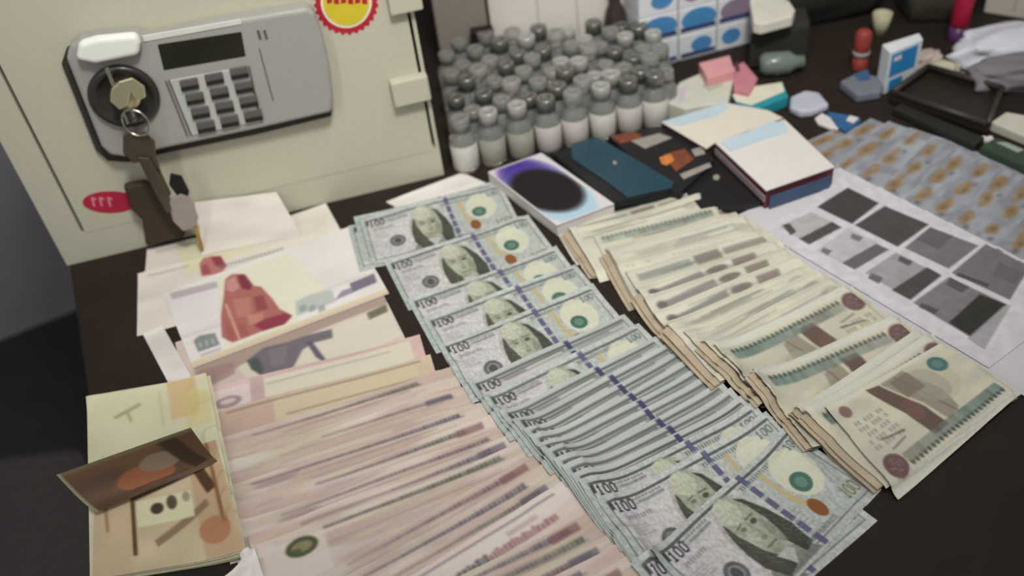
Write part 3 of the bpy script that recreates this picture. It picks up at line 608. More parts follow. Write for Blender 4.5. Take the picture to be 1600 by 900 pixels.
# contact sheet of dark pictures
def flat_print(name, outline, polys, label, cat, base, step=1.6, z=None, group=None, tex=None):
    q = [at(x, y, .002) for x, y in outline]; L = max((q[1]-q[0]).length, (q[2]-q[3]).length); W = max((q[3]-q[0]).length, (q[2]-q[1]).length)
    nx, ny = int(L*1000/step)+1, int(W*1000/step)+1; s, t = np.meshgrid(np.linspace(0, 1, nx), np.linspace(0, 1, ny))
    X = (q[0].x*(1-s)+q[1].x*s)*(1-t)+(q[3].x*(1-s)+q[2].x*s)*t; Y = (q[0].y*(1-s)+q[1].y*s)*(1-t)+(q[3].y*(1-s)+q[2].y*s)*t
    raw = hget(X, Y)+.0011; Z = np.maximum(blur(raw, 40), raw)
    p = P(X*1000, Y*1000, base, step)
    for pts, col, a in polys:
        w = [at(x, y, .002) for x, y in pts]; p.poly([(v.x*1000, v.y*1000) for v in w], col, a)
    if tex: p.noise(6, 6, tex, seed=8)
    hput(X, Y, Z); c0 = Vector((float(X.mean()), float(Y.mean()), float(Z.min())))
    o = bpy.data.objects.new(name, sheet_mesh(name, X-c0.x, Y-c0.y, Z-c0.z, p.c)); C.objects.link(o); o.location = c0; return tag(o, label, cat, group)
z7 = lambda *a: [(1160+x/2.25, 160+y/2.25) for x, y in a]
dk, md_, lg = (66, 64, 62), (118, 116, 116), (160, 158, 160)
flat_print('paper_sheet', [(1312, 262), (1740, 478), (1640, 640), (1130, 345)], [], 'blank white sheet lying under the printed picture sheet', 'paper', (196, 193, 197), step=3)
flat_print('picture_sheet', [(1318, 276), (1700, 458), (1545, 575), (1190, 362)][::1],
  [(z7((370, 300), (480, 355), (385, 428), (262, 368)), dk, 1), (z7((500, 365), (655, 430), (545, 508), (395, 432)), (74, 72, 70), 1),
   (z7((660, 440), (830, 505), (725, 585), (570, 512)), (112, 110, 110), 1), (z7((855, 500), (1010, 580), (940, 695), (735, 600)), (110, 108, 108), 1),
   (z7((660, 440), (740, 470), (690, 520), (610, 480)), (92, 90, 90), .8), (z7((760, 600), (870, 640), (860, 650), (750, 610)), (70, 68, 68), .9), (z7((900, 560), (990, 600), (960, 640), (880, 610)), (96, 94, 94), .8),
   (z7((240, 385), (335, 430), (230, 500), (130, 438)), (168, 166, 166), 1), (z7((140, 432), (165, 425), (190, 455), (170, 468)), (78, 76, 74), 1), (z7((315, 420), (348, 440), (235, 500), (200, 480)), (76, 74, 72), 1),
   (z7((375, 440), (510, 515), (395, 590), (262, 520)), (176, 174, 176), 1), (z7((470, 498), (515, 518), (395, 588), (350, 565)), (96, 94, 94), 1), (z7((385, 460), (425, 475), (410, 490), (380, 478)), (110, 108, 108), 1), (z7((285, 510), (315, 522), (300, 538), (275, 525)), (110, 108, 108), 1),
   (z7((540, 528), (700, 610), (590, 695), (430, 600)), (150, 148, 150), 1), (z7((650, 580), (700, 608), (590, 695), (525, 660)), (72, 70, 68), 1), (z7((555, 540), (600, 560), (585, 575), (545, 556)), (84, 82, 82), 1), (z7((455, 600), (495, 618), (480, 638), (440, 618)), (100, 98, 98), 1),
   (z7((725, 615), (925, 708), (800, 825), (600, 705)), (118, 116, 116), 1), (z7((835, 675), (930, 712), (805, 825), (725, 775)), (50, 48, 42), 1), (z7((730, 615), (800, 650), (770, 670), (715, 640)), (84, 82, 82), 1), (z7((630, 705), (690, 730), (675, 745), (620, 720)), (80, 78, 78), 1),
   (z7((920, 715), (945, 712), (850, 870), (790, 830)), (150, 148, 150), .9)],
  'white sheet printed with a grid of dark grey pictures', 'printed sheet', (198, 195, 199), step=1.4, tex=.04)

# egyptian notes, right row
EO = 'beige-green notes in the upper half of the right row'
EL = [((862, 342), (1055, 290), .14, 'old', 0, 0, 'beige note at the far end of the right row, touching the boxes'),
      ((878, 356), (1098, 294), .145, 'old', 0, 0, None), ((886, 366), (1105, 305), .145, 'old', 1, 0, None),
      ((920, 376), (1152, 322), .145, 'old', 1, 0, 'beige note with a green toothed band and round mark, far half of the right row'),
      ((945, 395), (1163, 338), .145, 'old', 1, 0, None), ((958, 402), (1172, 346), .15, 'old', 0, 0, None),
      ((988, 430), (1192, 368), .15, 'old', 0, 0, None), ((1005, 456), (1207, 386), .15, 'old', 0, 0, None), ((1018, 474), (1218, 400), .15, 'old', 2, 0, None), ((1032, 494), (1232, 414), .15, 'old', 2, 0, None),
      ((1050, 514), (1248, 428), .15, 'old', 2, 0, None), ((1078, 532), (1270, 438), .15, 'old', 1, 0, None),
      ((1100, 548), (1300, 446), .15, 'old', 0, 0, None),
      ((1118, 560), (1326, 458), .15, 'egp', 0, 1, 'cream note with a long teal toothed band, first of the lower right group'),
      ((1180, 596), (1398, 504), .15, 'egp', 0, 1, 'cream note with a teal toothed band, second of the lower right group'),
      ((1236, 650), (1442, 520), .145, 'egp', 0, 1, 'cream note with a teal toothed band reaching just behind the front statue note'),
      ((1250, 662), (1456, 530), .145, 'egp', 0, 1, None)]
ne = 0
for i, (a, b, L, kd, kk, flp, lb) in enumerate(EL):
    g = None
    if lb is None:
        lb = 'beige-green note strip in the right row, '+ORD[ne]+' such strip from its far end'; ne += 1; g = EO
    # short stacks below each note make the tan left edge
    if i in (1, 4, 7, 10, 12, 14, 15, 16):
        for q in range(2): note((a[0]-12+q*4, a[1]+14-q*2), (b[0]-14+q*4, b[1]+10-q*2), L-.004, .074, 'tan', 300+i*4+q, 'tan paper edge of a note buried in the right row', group='buried tan note edges', step=2.2, gap=.0012, center=True, curl=0)
    note(a, b, L, .080, kd, 200+i*10+((0, 0, 3, 1, 3, 3, 0, 2, 2, 2, 3, 3, 3)[i] if i < 13 else kk), lb, group=g, step=1.0, flip=bool(flp), curl=.0028, gap=.0011, center=True)
note(None, None, .145, .080, 'egp', 290, 'frontmost note of the right row, with brown statue and teal band, corner lifted', corners=[(1288, 638), (1470, 534), (1602, 601), (1408, 764)], step=.8, curl=.001, gap=.0015, wave=.0016, zr=.016)

# brown notes, left stack
BR = 'cream notes under the folded brown note'; nb = 0
def d_cream(p, L, W, k):
    p.noise(40, 30, .05, seed=k); p.rect(L*.66, 0, L*.9, 46, (206, 160, 96), .55); p.rect(L*.78, 18, L*.98, 60, (196, 186, 112), .5)
    p.line(24, 30, 44, 20, 4, (150, 142, 110), .7); p.line(34, 28, 36, 38, 3, (150, 142, 110), .6); p.rect(L*.58, 8, L*.6, 52, (176, 166, 130), .5)
def d_brown(p, L, W, k):   # printed face with window frame
    p.noise(20, 20, .06, seed=4); p.rect(0, 0, L*.26, W, (192, 164, 130), .6); p.rect(L*.74, 0, L, W, (184, 146, 108), .6)
    p.rect(L*.27, W*.05, L*.30, W*.86, (100, 74, 46), .95); p.poly([(L*.28, W*.30), (L*.80, W*.12), (L*.82, W*.2), (L*.28, W*.38)], (104, 82, 60), .9)
    p.poly([(L*.74, W*.14), (L*.82, W*.12), (L*.92, W*.42), (L*.84, W*.46)], (92, 66, 44), .95)
    p.poly([(L*.42, W*.76), (L*.82, W*.50), (L*.84, W*.56), (L*.44, W*.82)], (130, 108, 80), .8)
    p.rect(L*.31, W*.38, L*.72, W*.62, (206, 200, 164), .9)
    p.ell(L*.46, W*.48, 5, 5.5, (80, 66, 50), .95); p.ell(L*.57, W*.45, 4, 7, (90, 74, 56), .9); p.ell(L*.68, W*.43, 3, 5, (150, 132, 104), .8)
    for i in range(6): p.rect(L*(.33+i*.07), W*.16-i*1.4, L*(.37+i*.07), W*.24-i*1.4, (212, 196, 160), .7)
    p.rect(L*.90, 0, L*.93, W*.75, (140, 92, 56), .8); p.ell(L*.84, W*.78, 12, 12, (176, 112, 76), .7); p.line(L*.08, W*.3, L*.10, W*.6, 2.5, (150, 110, 80), .7)
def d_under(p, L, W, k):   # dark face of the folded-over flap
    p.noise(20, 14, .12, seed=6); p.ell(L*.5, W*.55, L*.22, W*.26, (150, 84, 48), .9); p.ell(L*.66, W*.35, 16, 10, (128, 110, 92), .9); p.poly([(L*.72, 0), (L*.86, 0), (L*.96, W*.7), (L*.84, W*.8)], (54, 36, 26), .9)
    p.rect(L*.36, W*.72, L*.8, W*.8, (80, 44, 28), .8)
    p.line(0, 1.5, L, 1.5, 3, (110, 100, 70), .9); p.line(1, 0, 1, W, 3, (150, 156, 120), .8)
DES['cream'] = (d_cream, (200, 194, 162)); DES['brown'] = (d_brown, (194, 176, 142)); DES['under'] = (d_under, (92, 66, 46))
for i in range(5):
    dx = (-2, 3, 5, -1, 0)[i]
    note(None, None, .105, .195, 'cream', 400+i, ('cream note with an orange patch, topmost flat note under the folded brown one' if i == 4 else 'cream note buried in the stack under the folded brown note'), group=None if i == 4 else BR,
         corners=[(138+dx, 626), (325+dx, 590), (384+dx, 872), (143+dx, 910)], step=2 if i < 4 else 1.2, gap=.0012, curl=.0008)
# the top note: flat lower part, then its far end rolls up and folds back towards the viewer
def folded_note():
    z0 = .0105
    q = [at(x, y, z0) for x, y in [(146, 735), (338, 690), (384, 862), (142, 902)]]
    o_ = empty('folded_banknote', (q[0]+q[2])/2, 'brown note on the left stack with its far end curled up, dark side showing', 'banknote')
    oc = o_.location; nx, ny = 110, 100
    s, t = np.meshgrid(np.linspace(0, 1, nx), np.linspace(0, 1, ny))
    X = (q[0].x*(1-s)+q[1].x*s)*(1-t)+(q[3].x*(1-s)+q[2].x*s)*t; Y = (q[0].y*(1-s)+q[1].y*s)*(1-t)+(q[3].y*(1-s)+q[2].y*s)*t
    Z = np.maximum(hget(X, Y)+.0008, z0-.003); Z = np.maximum(blur(Z, 50), Z); hput(X, Y, Z)
    p = P(s*105, t*108, DES['brown'][1], 1.0); d_brown(p, 105, 108, 1)
    m = bpy.data.objects.new('flat_half', sheet_mesh('flat_half', X-oc.x, Y-oc.y, Z-oc.z, ink(p.c, .75, 1.15, 1))); C.objects.link(m); m.parent = o_
    # flap: from fold line (far edge of the flat half) rising; free edge hangs over the left side
    zt = float(Z[0].mean()); f = [at(146, 735, zt), at(338, 690, zt)]
    fe = [at(88, 742, .036), at(298, 668, .050)]           # free far edge, lifted
    near = [at(150, 800, .014), at(342, 722, .012)]
    s, t = np.meshgrid(np.linspace(0, 1, 100), np.linspace(0, 1, 60))
    g = lambda a, b: [(a[0][k]*(1-s)+a[1][k]*s) for k in range(3)]
    N_, E_ = g(near, 0), g(fe, 0)
    G = [N_[k]*(1-t)+E_[k]*t for k in range(3)]; G[2] = G[2]-0.008*np.sin(t*math.pi)
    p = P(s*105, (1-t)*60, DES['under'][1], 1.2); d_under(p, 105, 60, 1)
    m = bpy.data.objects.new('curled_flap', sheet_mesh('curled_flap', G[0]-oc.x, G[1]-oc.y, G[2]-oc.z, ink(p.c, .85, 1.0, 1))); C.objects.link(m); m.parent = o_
folded_note()
note(None, None, .05, .06, 'white', 9, 'white paper corner poking out at the bottom edge beside the brown stack', name='paper_slip', cat='paper', corners=[(345, 900), (400, 862), (425, 940), (350, 960)], step=2)
note(None, None, .03, .07, 'white', 10, 'grey-white paper strip between the brown stack and the left row', name='paper_slip', cat='paper', corners=[(222, 520), (252, 505), (300, 590), (262, 596)], step=2)

# ================================================================== boxes and packs on the table
def wq(pts, z): return [at(x, y, z) for x, y in pts]
def slab(name, quad, z0, z1, m, parent=None, org=None, bevel=.001):
    q = wq(quad, z1); org = org or Vector((0, 0, 0)); return obj(name, prism([(v.x-org.x, v.y-org.y) for v in q], z0-org.z, z1-org.z), m, parent, bevel=bevel)
def ctr(quad, z, zb): 
    q = wq(quad, z); c = sum(q, Vector())/len(q); c.z = zb; return c
def patch(name, quad, z, m, parent, org): # thin printed label lying on a top face
    return slab(name, quad, z-.0003, z+.0003, m, parent, org, bevel=0)
W_ = mat('white_card', (214, 208, 203), rough=.5, noise=.02); B_ = mat('pale_blue_print', (182, 200, 210), rough=.5, noise=.05, scale=40)
MR = mat('maroon_card', (94, 48, 56), rough=.45); NV = mat('navy_card', (62, 84, 112), rough=.45)
def thing_slab(name, quad, z0, z1, m, label, cat, **k):
    c = ctr(quad, z1, z0); o = empty(name, c, label, cat); slab('box_body', quad, z0, z1, m, o, c, **k); return o, c
zb = .030
q1 = [(1117, 222), (1226, 186), (1304, 260), (1197, 297)]
o, c = thing_slab('white_box', q1, .001, .024, MR, 'white-topped box with maroon sides and pale blue corner, the nearest of the boxes', 'box')
slab('lid', q1, .0241, .0262, W_, o, c, bevel=.0006)
patch('blue_print', [(1126, 223), (1205, 190), (1224, 190), (1232, 205), (1180, 222), (1142, 236)], .0266, B_, o, c)
sd = wq([(1118, 224), (1196, 299)], .024); du = (sd[1]-sd[0]); nv = Vector((du.y, -du.x, 0)).normalized(); nv = nv if nv.dot(Vector((-1, -1, 0))) > 0 else -nv
obj('page_stripe', prism3([sd[0]+nv*.0008-c+Vector((0, 0, -.006)), sd[1]+nv*.0008-c+Vector((0, 0, -.006)), sd[1]+nv*.0008-c+Vector((0, 0, -.013)), sd[0]+nv*.0008-c+Vector((0, 0, -.013))], -nv, .0012), mat('page_edge', (150, 132, 134), rough=.6), o)
sd = wq([(1204, 298), (1300, 265)], .024); du = (sd[1]-sd[0]); nv = Vector((du.y, -du.x, 0)).normalized()
obj('side_label', prism3([sd[0]+nv*.0008-c+Vector((0, 0, -.007)), sd[1]+nv*.0008-c+Vector((0, 0, -.007)), sd[1]+nv*.0008-c+Vector((0, 0, -.021)), sd[0]+nv*.0008-c+Vector((0, 0, -.021))], -nv, .0012), NV, o)
BK = mat('black_card', (32, 30, 30), rough=.4, noise=.1)
q2 = [(1033, 190), (1132, 160), (1200, 172), (1224, 184), (1118, 222), (1104, 232)]
o, c = thing_slab('flat_box', q2, .0005, .018, mat('dark_red_card', (70, 44, 44), rough=.5), 'flat white box with a pale blue band, partly under the white-topped box', 'box')
slab('lid', q2, .0181, .0195, mat('cream_card', (214, 206, 192), rough=.5, noise=.03), o, c, bevel=.0005)
patch('blue_band', [(1036, 190), (1130, 161), (1140, 166), (1120, 180), (1062, 196)], .0199, B_, o, c)
q3 = [(950, 212), (1034, 196), (1110, 238), (1116, 250), (1062, 302), (1030, 288)]
o, c = thing_slab('orange_box', q3, .0005, .014, BK, 'black box with orange glow and grey lettering, behind the teal phone', 'box')
OR = mat('orange_print', (196, 120, 60), rough=.5, noise=.3, scale=120); OD = mat('rust_print', (120, 66, 44), rough=.5, noise=.3, scale=120); GR = mat('grey_print', (150, 142, 136), rough=.5, noise=.1, scale=120)
patch('rust_print', [(954, 213), (990, 205), (1006, 214), (970, 224)], .0144, OD, o, c); patch('rust_print', [(1036, 242), (1070, 232), (1085, 248), (1056, 268)], .0144, OD, o, c)
patch('orange_print', [(1030, 246), (1048, 240), (1054, 250), (1042, 258), (1034, 256)], .0149, OR, o, c)
patch('grey_lettering', [(986, 220), (1030, 208), (1050, 215), (1008, 232)], .0146, GR, o, c); patch('grey_lettering', [(1080, 234), (1098, 228), (1102, 240), (1086, 244)], .0146, GR, o, c)
patch('grey_lettering', [(1062, 272), (1108, 254), (1112, 260), (1068, 280)], .0146, GR, o, c)
q3 = [(1064, 290), (1110, 240), (1140, 262), (1196, 312), (1150, 325), (1098, 330)]
o, c = thing_slab('black_box', q3, .0003, .008, BK, 'low black box between the orange box and the white-topped box', 'box'); patch('disc_print', [(1114, 275), (1120, 272), (1125, 276), (1122, 281), (1115, 280)], .0084, GR, o, c)
q4 = [(862, 240), (925, 214), (940, 216), (1054, 284), (1050, 296), (955, 318), (944, 314)]
o, c = thing_slab('phone', q4, .0005, .013, mat('phone_black', (22, 24, 26), rough=.3), 'dark teal phone lying behind the dollar fan', 'phone', bevel=.003)
slab('back_panel', [(892, 225), (926, 215), (940, 217), (1053, 284), (1049, 293), (980, 308), (944, 281), (894, 248)], .0131, .0142, mat('teal_back', (38, 66, 78), rough=.35, noise=.08), o, c, bevel=.0006)
slab('camera_dot', [(957, 252), (962, 251), (964, 256), (959, 257)], .0143, .0148, GR, o, c, bevel=0)
# boxed tablet with black disc picture
q5 = [(762, 268), (846, 238), (960, 318), (870, 352)]
qc = wq(q5, .016)
def tabletbox():
    o = empty('tablet_box', ctr(q5, .016, .0004), 'white flat box showing a black disc with purple and light blue rim', 'box'); c = o.location
    slab('box_body', q5, .0004, .0150, mat('box_white', (208, 200, 198), rough=.4), o, c, bevel=.001)
    s, t = np.meshgrid(np.linspace(0, 1, 110), np.linspace(0, 1, 130))
    X = (qc[0].x*(1-s)+qc[1].x*s)*(1-t)+(qc[3].x*(1-s)+qc[2].x*s)*t; Y = (qc[0].y*(1-s)+qc[1].y*s)*(1-t)+(qc[3].y*(1-s)+qc[2].y*s)*t
    p = P(s, t, (206, 200, 204), .02)
    r = np.sqrt(((s-.44)/.56)**2+((t-.5)/.60)**2); top_ = np.clip(1-t*1.7, 0, 1)[..., None]
    halo = np.array((112, 82, 150))/255*top_+np.array((168, 194, 208))/255*(1-top_)
    m = np.clip((1.02-r)/.12, 0, 1)[..., None]; p.c = p.c*(1-m)+halo*m
    m = np.clip((.90-r)/.14, 0, 1)[..., None]*np.clip(1.1-t*2.2, 0, 1)[..., None]; p.c = p.c*(1-m)+np.array((66, 50, 140))/255*m
    r2 = np.sqrt(((s-.44)/.54)**2+((t-.52)/.40)**2); m = np.clip((1.0-r2)/.20, 0, 1)[..., None]; p.c = p.c*(1-m)+np.array((30, 24, 26))/255*m
    e = np.maximum(np.maximum(s-.93, .03-s), np.maximum(.02-t, t-.98)); m = np.clip(e/.01, 0, 1)[..., None]; p.c = p.c*(1-m)+np.array((206, 200, 200))/255*m
    g = bpy.data.objects.new('printed_lid', sheet_mesh('printed_lid', X-c.x, Y-c.y, np.full(X.shape, .0154)-c.z, p.c)); C.objects.link(g); g.parent = o
tabletbox()

# ================================================================== glass vials
M_glass = mat('clear_glass', (246, 247, 242), rough=.08, trans=.86, noise=0, ior=1.45, spec=.5)
M_cap = mat('clear_cap', (228, 228, 220), rough=.10, trans=.80, spec=.8, noise=.05, scale=200)
M_stop = mat('rubber_stopper', (112, 112, 112), rough=.7)
M_lab = mat('vial_label', (196, 192, 184), rough=.6, noise=.08, scale=120); M_lab2 = mat('green_label', (152, 152, 138), rough=.6, noise=.1, scale=120); M_lab3 = mat('pink_label', (190, 182, 176), rough=.6, noise=.06)
M_liq = mat('vial_contents', (186, 184, 176), rough=.5, noise=.2, scale=200)
def vial_parts():
    lathe_ = lathe
    def lathe2(prof, n): return lathe_([(r*1.2, z*1.15) for r, z in prof], n)
    gl = lathe2([(0, 0), (.0105, 0), (.0120, .002), (.0120, .030), (.0108, .034), (.0072, .038), (.0066, .040), (.0078, .0415), (.0078, .0440), (0, .0442)], 20)
    cp = lathe2([(.0074, .0400), (.0086, .0403), (.0088, .0500), (.0080, .0512), (.0048, .0514), (.0046, .0508), (0, .0508)], 20)
    lab = lathe2([(.0121, .004), (.01225, .0042), (.01225, .027), (.0121, .0272)], 20)
    mi = [obj('glass_body', gl, M_glass, None, smooth=True), obj('cap', cp, M_cap, None, smooth=True), obj('paper_label', lab, M_lab, None, smooth=True)]
    mi.append(obj('stopper', lathe2([(0, .036), (.0052, .036), (.0054, .0405), (.0070, .0446), (0, .0447)], 14), M_stop, None, smooth=True))
    ct = obj('contents', lathe2([(0, .0015), (.0098, .0015), (.0104, .003), (.0104, .011), (0, .0115)], 16), M_liq, None, smooth=True); mi.append(ct)
    return mi
VP = vial_parts(); labm = {}; capm = [VP[1].data]
for mm in (mat('grey_cap', (134, 134, 128), rough=.2, metal=.5, trans=.3), mat('pale_cap', (206, 205, 198), rough=.12, metal=.1, trans=.5)):
    me = VP[1].data.copy(); me.materials.clear(); me.materials.append(mm); capm.append(me)
for nm, mm in (('a', M_lab), ('b', M_lab2), ('c', M_lab3)):
    me = VP[2].data.copy(); me.materials.clear(); me.materials.append(mm); labm[nm] = me
fl0, fr0, br0, bl0 = at(730, 262), at(1046, 188), at(1014, 100), at(706, 130)
rows = 8; first = True; vn = 0
for r in range(rows):
    t = r/(rows-1); a = fl0.lerp(bl0, t); b = fr0.lerp(br0, t); n = 8
    for k in range(n):
        s = (k+(.5 if r % 2 else 0))/(n-.5); p = a.lerp(b, s); p = p+Vector((random.uniform(-.0018, .0018), random.uniform(-.0014, .0014), 0)); sc_ = 1.0+random.uniform(-.06, .08) if r else 1.04
        if r == 0: 
            lb = ['clear vial with a white label, front row nearest the safe', 'vial with a greenish label in the front row, second from the safe', 'vial with a greenish label in the front row, third from the safe', 'vial with a pinkish label standing behind the white disc-picture box', 'vial with pinkish label, fifth from the safe in the front row', 'labelled vial in the front row just behind the teal phone', 'vial in the front row behind the orange and black box', 'rightmost vial of the front row, next to the flat white box'][k]; gp = None
        else: lb = 'small clear glass vial with a small cap standing in the crowd beside the safe'; gp = 'crowd of glass vials beside the safe'
        v = empty('vial', (p.x, p.y, .0003), lb, 'vial', gp, rz=random.uniform(0, 6)); v.scale = (sc_, sc_, sc_*(1.06 if r == 0 else random.uniform(.95, 1.1)))
        for q in VP:
            if q.name.startswith('paper_label') and not (r == 0 or random.random() < .08): continue
            if q.name.startswith('stopper') and random.random() < .35: continue
            if q.name.startswith('contents') and random.random() < .4: continue
            o = q.copy(); C.objects.link(o); o.parent = v
            if q.name.startswith('cap'): o.data = capm[random.choice((0, 0, 1, 1, 2))]
            if q.name.startswith('paper_label'): o.data = labm['abbccaca'[k]] if r == 0 else labm['a']
        vn += 1
for q in VP: bpy.data.objects.remove(q)

# ================================================================== things behind the vials
def standing(name, quad_base, h, m, label, cat, z=0.0005, bevel=.002, top_inset=0.0):
    c = ctr(quad_base, z, z); q = wq(quad_base, z); o = empty(name, c, label, cat)
    obj('box_body', prism([(v.x-c.x, v.y-c.y) for v in q], 0, h, top_inset=top_inset), m, o, bevel=bevel); return o, c, q
def front_frame(q, i=0, j=1):
    u = (q[j]-q[i]); L = u.length; u.normalize(); n = Vector((u.y, -u.x, 0)); return q[i], u, n, L
def decal(name, q, c, s0, z0, s1, z1, m, o, thick=.0008):
    p, u, n, L = front_frame(q); return obj(name, prism3([p+u*L*s0+Vector((0, 0, z0))-c+n*thick, p+u*L*s1+Vector((0, 0, z0))-c+n*thick, p+u*L*s1+Vector((0, 0, z1))-c+n*thick, p+u*L*s0+Vector((0, 0, z1))-c+n*thick], -n, thick+.0002), m, o)
WC = mat('white_carton', (216, 210, 202), rough=.6, noise=.03, scale=20)
o, c, q = standing('white_carton', [(776, 112), (985, 84), (970, 50), (770, 80)], .30, WC, 'tall white carton with faint vertical seams standing behind the vials', 'box')
SMM = mat('seam_grey', (186, 176, 168), rough=.6)
for s in (.34, .62): decal('seam', q, c, s, .01, s+.012, .295, SMM, o, .0005)
standing('grey_carton', [(694, 118), (772, 108), (768, 80), (696, 86)], .24, mat('grey_carton', (140, 132, 124), rough=.7, noise=.05), 'grey-brown carton between the safe and the white carton', 'box')
o, c, q = standing('small_black_box', [(745, 126), (781, 119), (778, 111), (744, 117)], .066, BK, 'small black box standing behind the vials at the grey carton', 'box')
# dark bottle
bc = at(966, 100); o = tag(obj('dark_bottle', lathe([(0, 0), (.014, 0), (.015, .004), (.015, .055), (.012, .068), (.0075, .078), (.0070, .14), (.0085, .142), (.0085, .16), (0, .16)], 20), mat('brown_glass', (58, 48, 42), rough=.15, spec=.6), None, smooth=True), 'slim dark brown bottle between the white carton and the blue medicine boxes', 'bottle'); o.location = (bc.x, bc.y+.01, .0003)
# blue and white medicine cartons in a stack (each a box)
BLU = mat('medicine_blue', (74, 134, 184), rough=.5, noise=.1, scale=80); NB = mat('medicine_navy', (56, 66, 110), rough=.5, noise=.1); WM = mat('medicine_white', (214, 216, 220), rough=.5, noise=.02)
base = at(1000, 112); e = at(1178, 66); u = (e-base); LL = u.length; u.normalize(); nrm = Vector((u.y, -u.x, 0))
names = [['white medicine box with blue oval, bottom left of the stack', 'white medicine box with a navy line, bottom middle of the stack', 'white and blue medicine box, bottom right of the stack'],
         ['white medicine box with a blue patch, second layer left', 'blue medicine box, second layer middle', 'blue and white medicine box, second layer right'],
         ['white medicine box with a blue oval, third layer left', 'white medicine box with purple dots, third layer middle', 'white medicine box with blue label, third layer right'],
         ['white medicine box at the top left of the stack', 'white medicine box at the top middle of the stack', 'white medicine box at the top right of the stack']]
for r in range(4):
    for k in range(3):
        w = LL/3; h = .034; p = base+u*(k*w+.001)-nrm*.001*r+Vector((0, 0, r*h+.0004)); o = empty('medicine_box', p, names[r][k], 'box', rz=math.atan2(u.y, u.x))
        obj('box_body', box(0, 0, 0, w-.002, .05, h-.0006), WM, o, bevel=.001)
        cl = BLU if (r+k) % 3 else mat('medicine_lilac', (140, 120, 140), rough=.5)
        x0, x1 = ((.15, .7), (.3, .85), (.1, .6))[(r*2+k) % 3]
        if r == 1: x0, x1 = .05, .95
        pts = [Vector((w*(x0+(x1-x0)*(.5+.5*math.cos(a_*math.pi/8))), -.0005, h*(.5+(.42 if r == 1 else .3)*math.sin(a_*math.pi/8)))) for a_ in range(16)]
        if (r, k) in ((3, 0),): continue
        obj('blue_print' if cl is BLU else 'lilac_print', prism3(pts, Vector((0, 1, 0)), .0008), cl, o)
        if r == 1 or (r == 0 and k < 2): obj('navy_line', prism3([Vector((0.002, -.0008, h*.1)), Vector((w-.004, -.0008, h*.1)), Vector((w-.004, -.0008, h*.26)), Vector((.002, -.0008, h*.26))], Vector((0, 1, 0)), .001), NB, o)
# dark bag filling the background on the right
def blob(name, c, rad, m, label, cat, seed=0, amp=.12, flat=.0, n=48):
    bm = bmesh.new(); bmesh.ops.create_icosphere(bm, subdivisions=4, radius=1.0)
    from mathutils import noise as nz
    for v in bm.verts:
        k = 1+amp*nz.noise(v.co*1.7+Vector((seed, 0, 0)))+amp*.5*nz.noise(v.co*4+Vector((seed, 3, 0)))
        s = Vector((math.copysign(abs(v.co.x)**.7, v.co.x), math.copysign(abs(v.co.y)**.7, v.co.y), math.copysign(abs(v.co.z)**.8, v.co.z)))*k
        v.co = Vector((s.x*rad[0], s.y*rad[1], max(-rad[2]*.8, s.z*rad[2])))
    o = obj(name, bm, m, None, smooth=True); zmin = min(v.co.z for v in o.data.vertices); o.location = (c.x, c.y, .0004-zmin+c.z); return tag(o, label, cat)
DKG = mat('dark_cloth', (46, 44, 38), rough=.9, noise=.15, scale=40, bump=.3)
b1 = blob('dark_bag', at(1285, 55)+Vector((.0, .07, 0)), (.10, .06, .10), DKG, 'dark olive-black bag at the back behind the pink packs', 'bag', 1)
b2 = blob('dark_bag', at(1450, 52)+Vector((.030, .055, 0)), (.050, .045, .10), mat('olive_cloth', (74, 70, 58), rough=.9, noise=.12, scale=40, bump=.3), 'dark grey-olive bag behind the blue and white card box', 'bag', 5)
o, c, q = standing('black_case', [(1168, 112), (1262, 96), (1254, 66), (1180, 80)], .05, DKG, 'low dark case beside the blue medicine boxes', 'case', bevel=.006)
# white scoop
def rounded(pts, z): return wq(pts, z)
o, c, q = standing('white_cup', [(1176, 52), (1188, 55), (1237, 42), (1241, 32), (1232, 18), (1212, 8), (1188, 4), (1170, 14)], .014, mat('white_plastic', (208, 204, 190), rough=.4), 'white half-round plastic piece at the top, right of the blue medicine boxes', 'container', z=.058)
q0 = wq([(1200, 40)], .0)[0]
# small packs
def pack(name, quad, z0, z1, m, label, cat='box', side=None, bevel=.001):
    o, c = thing_slab(name, quad, z0, z1, m, label, cat, bevel=bevel); return o, c
o, c = pack('cream_box', [(1062, 128), (1100, 112), (1146, 124), (1138, 158), (1070, 170), (1040, 160)], .0004, .022, mat('cream_pack', (196, 194, 180), rough=.5, noise=.05), 'cream box between the vials and the pink packs'); patch('grey_print', [(1098, 134), (1120, 126), (1130, 132), (1108, 142)], .0224, mat('pale_grey_print', (170, 172, 156)), o, c)
patch('lilac_print', [(1062, 140), (1072, 136), (1068, 160), (1060, 160)], .0224, mat('lilac_pale', (190, 176, 192)), o, c)
PKM = mat('pink_card', (206, 148, 150), rough=.5, noise=.05)
o, c = pack('pink_box', [(1092, 98), (1140, 86), (1148, 110), (1105, 122)], .006, .034, PKM, 'pink pack leaning behind the cream box')
o, c = pack('pink_box', [(1146, 104), (1162, 96), (1184, 122), (1170, 146), (1146, 140)], .0004, .020, mat('pink_card_dusky', (190, 126, 134), rough=.5, noise=.08), 'dusky pink pack between the cream box and the teal-edged box')
patch('dark_print', [(1148, 98), (1154, 96), (1156, 110), (1150, 112)], .0205, MR, o, c)
o, c = pack('teal_edged_box', [(1144, 148), (1170, 136), (1222, 128), (1232, 150), (1180, 172), (1150, 160)], .0004, .014, mat('teal_card', (40, 140, 152), rough=.45), 'small white-topped box with teal sides behind the white-topped box')
slab('lid', [(1144, 148), (1170, 136), (1222, 128), (1226, 142), (1174, 164), (1150, 158)], .0141, .0152, mat('lid_cream', (214, 210, 190), rough=.5), o, c, bevel=.0004)
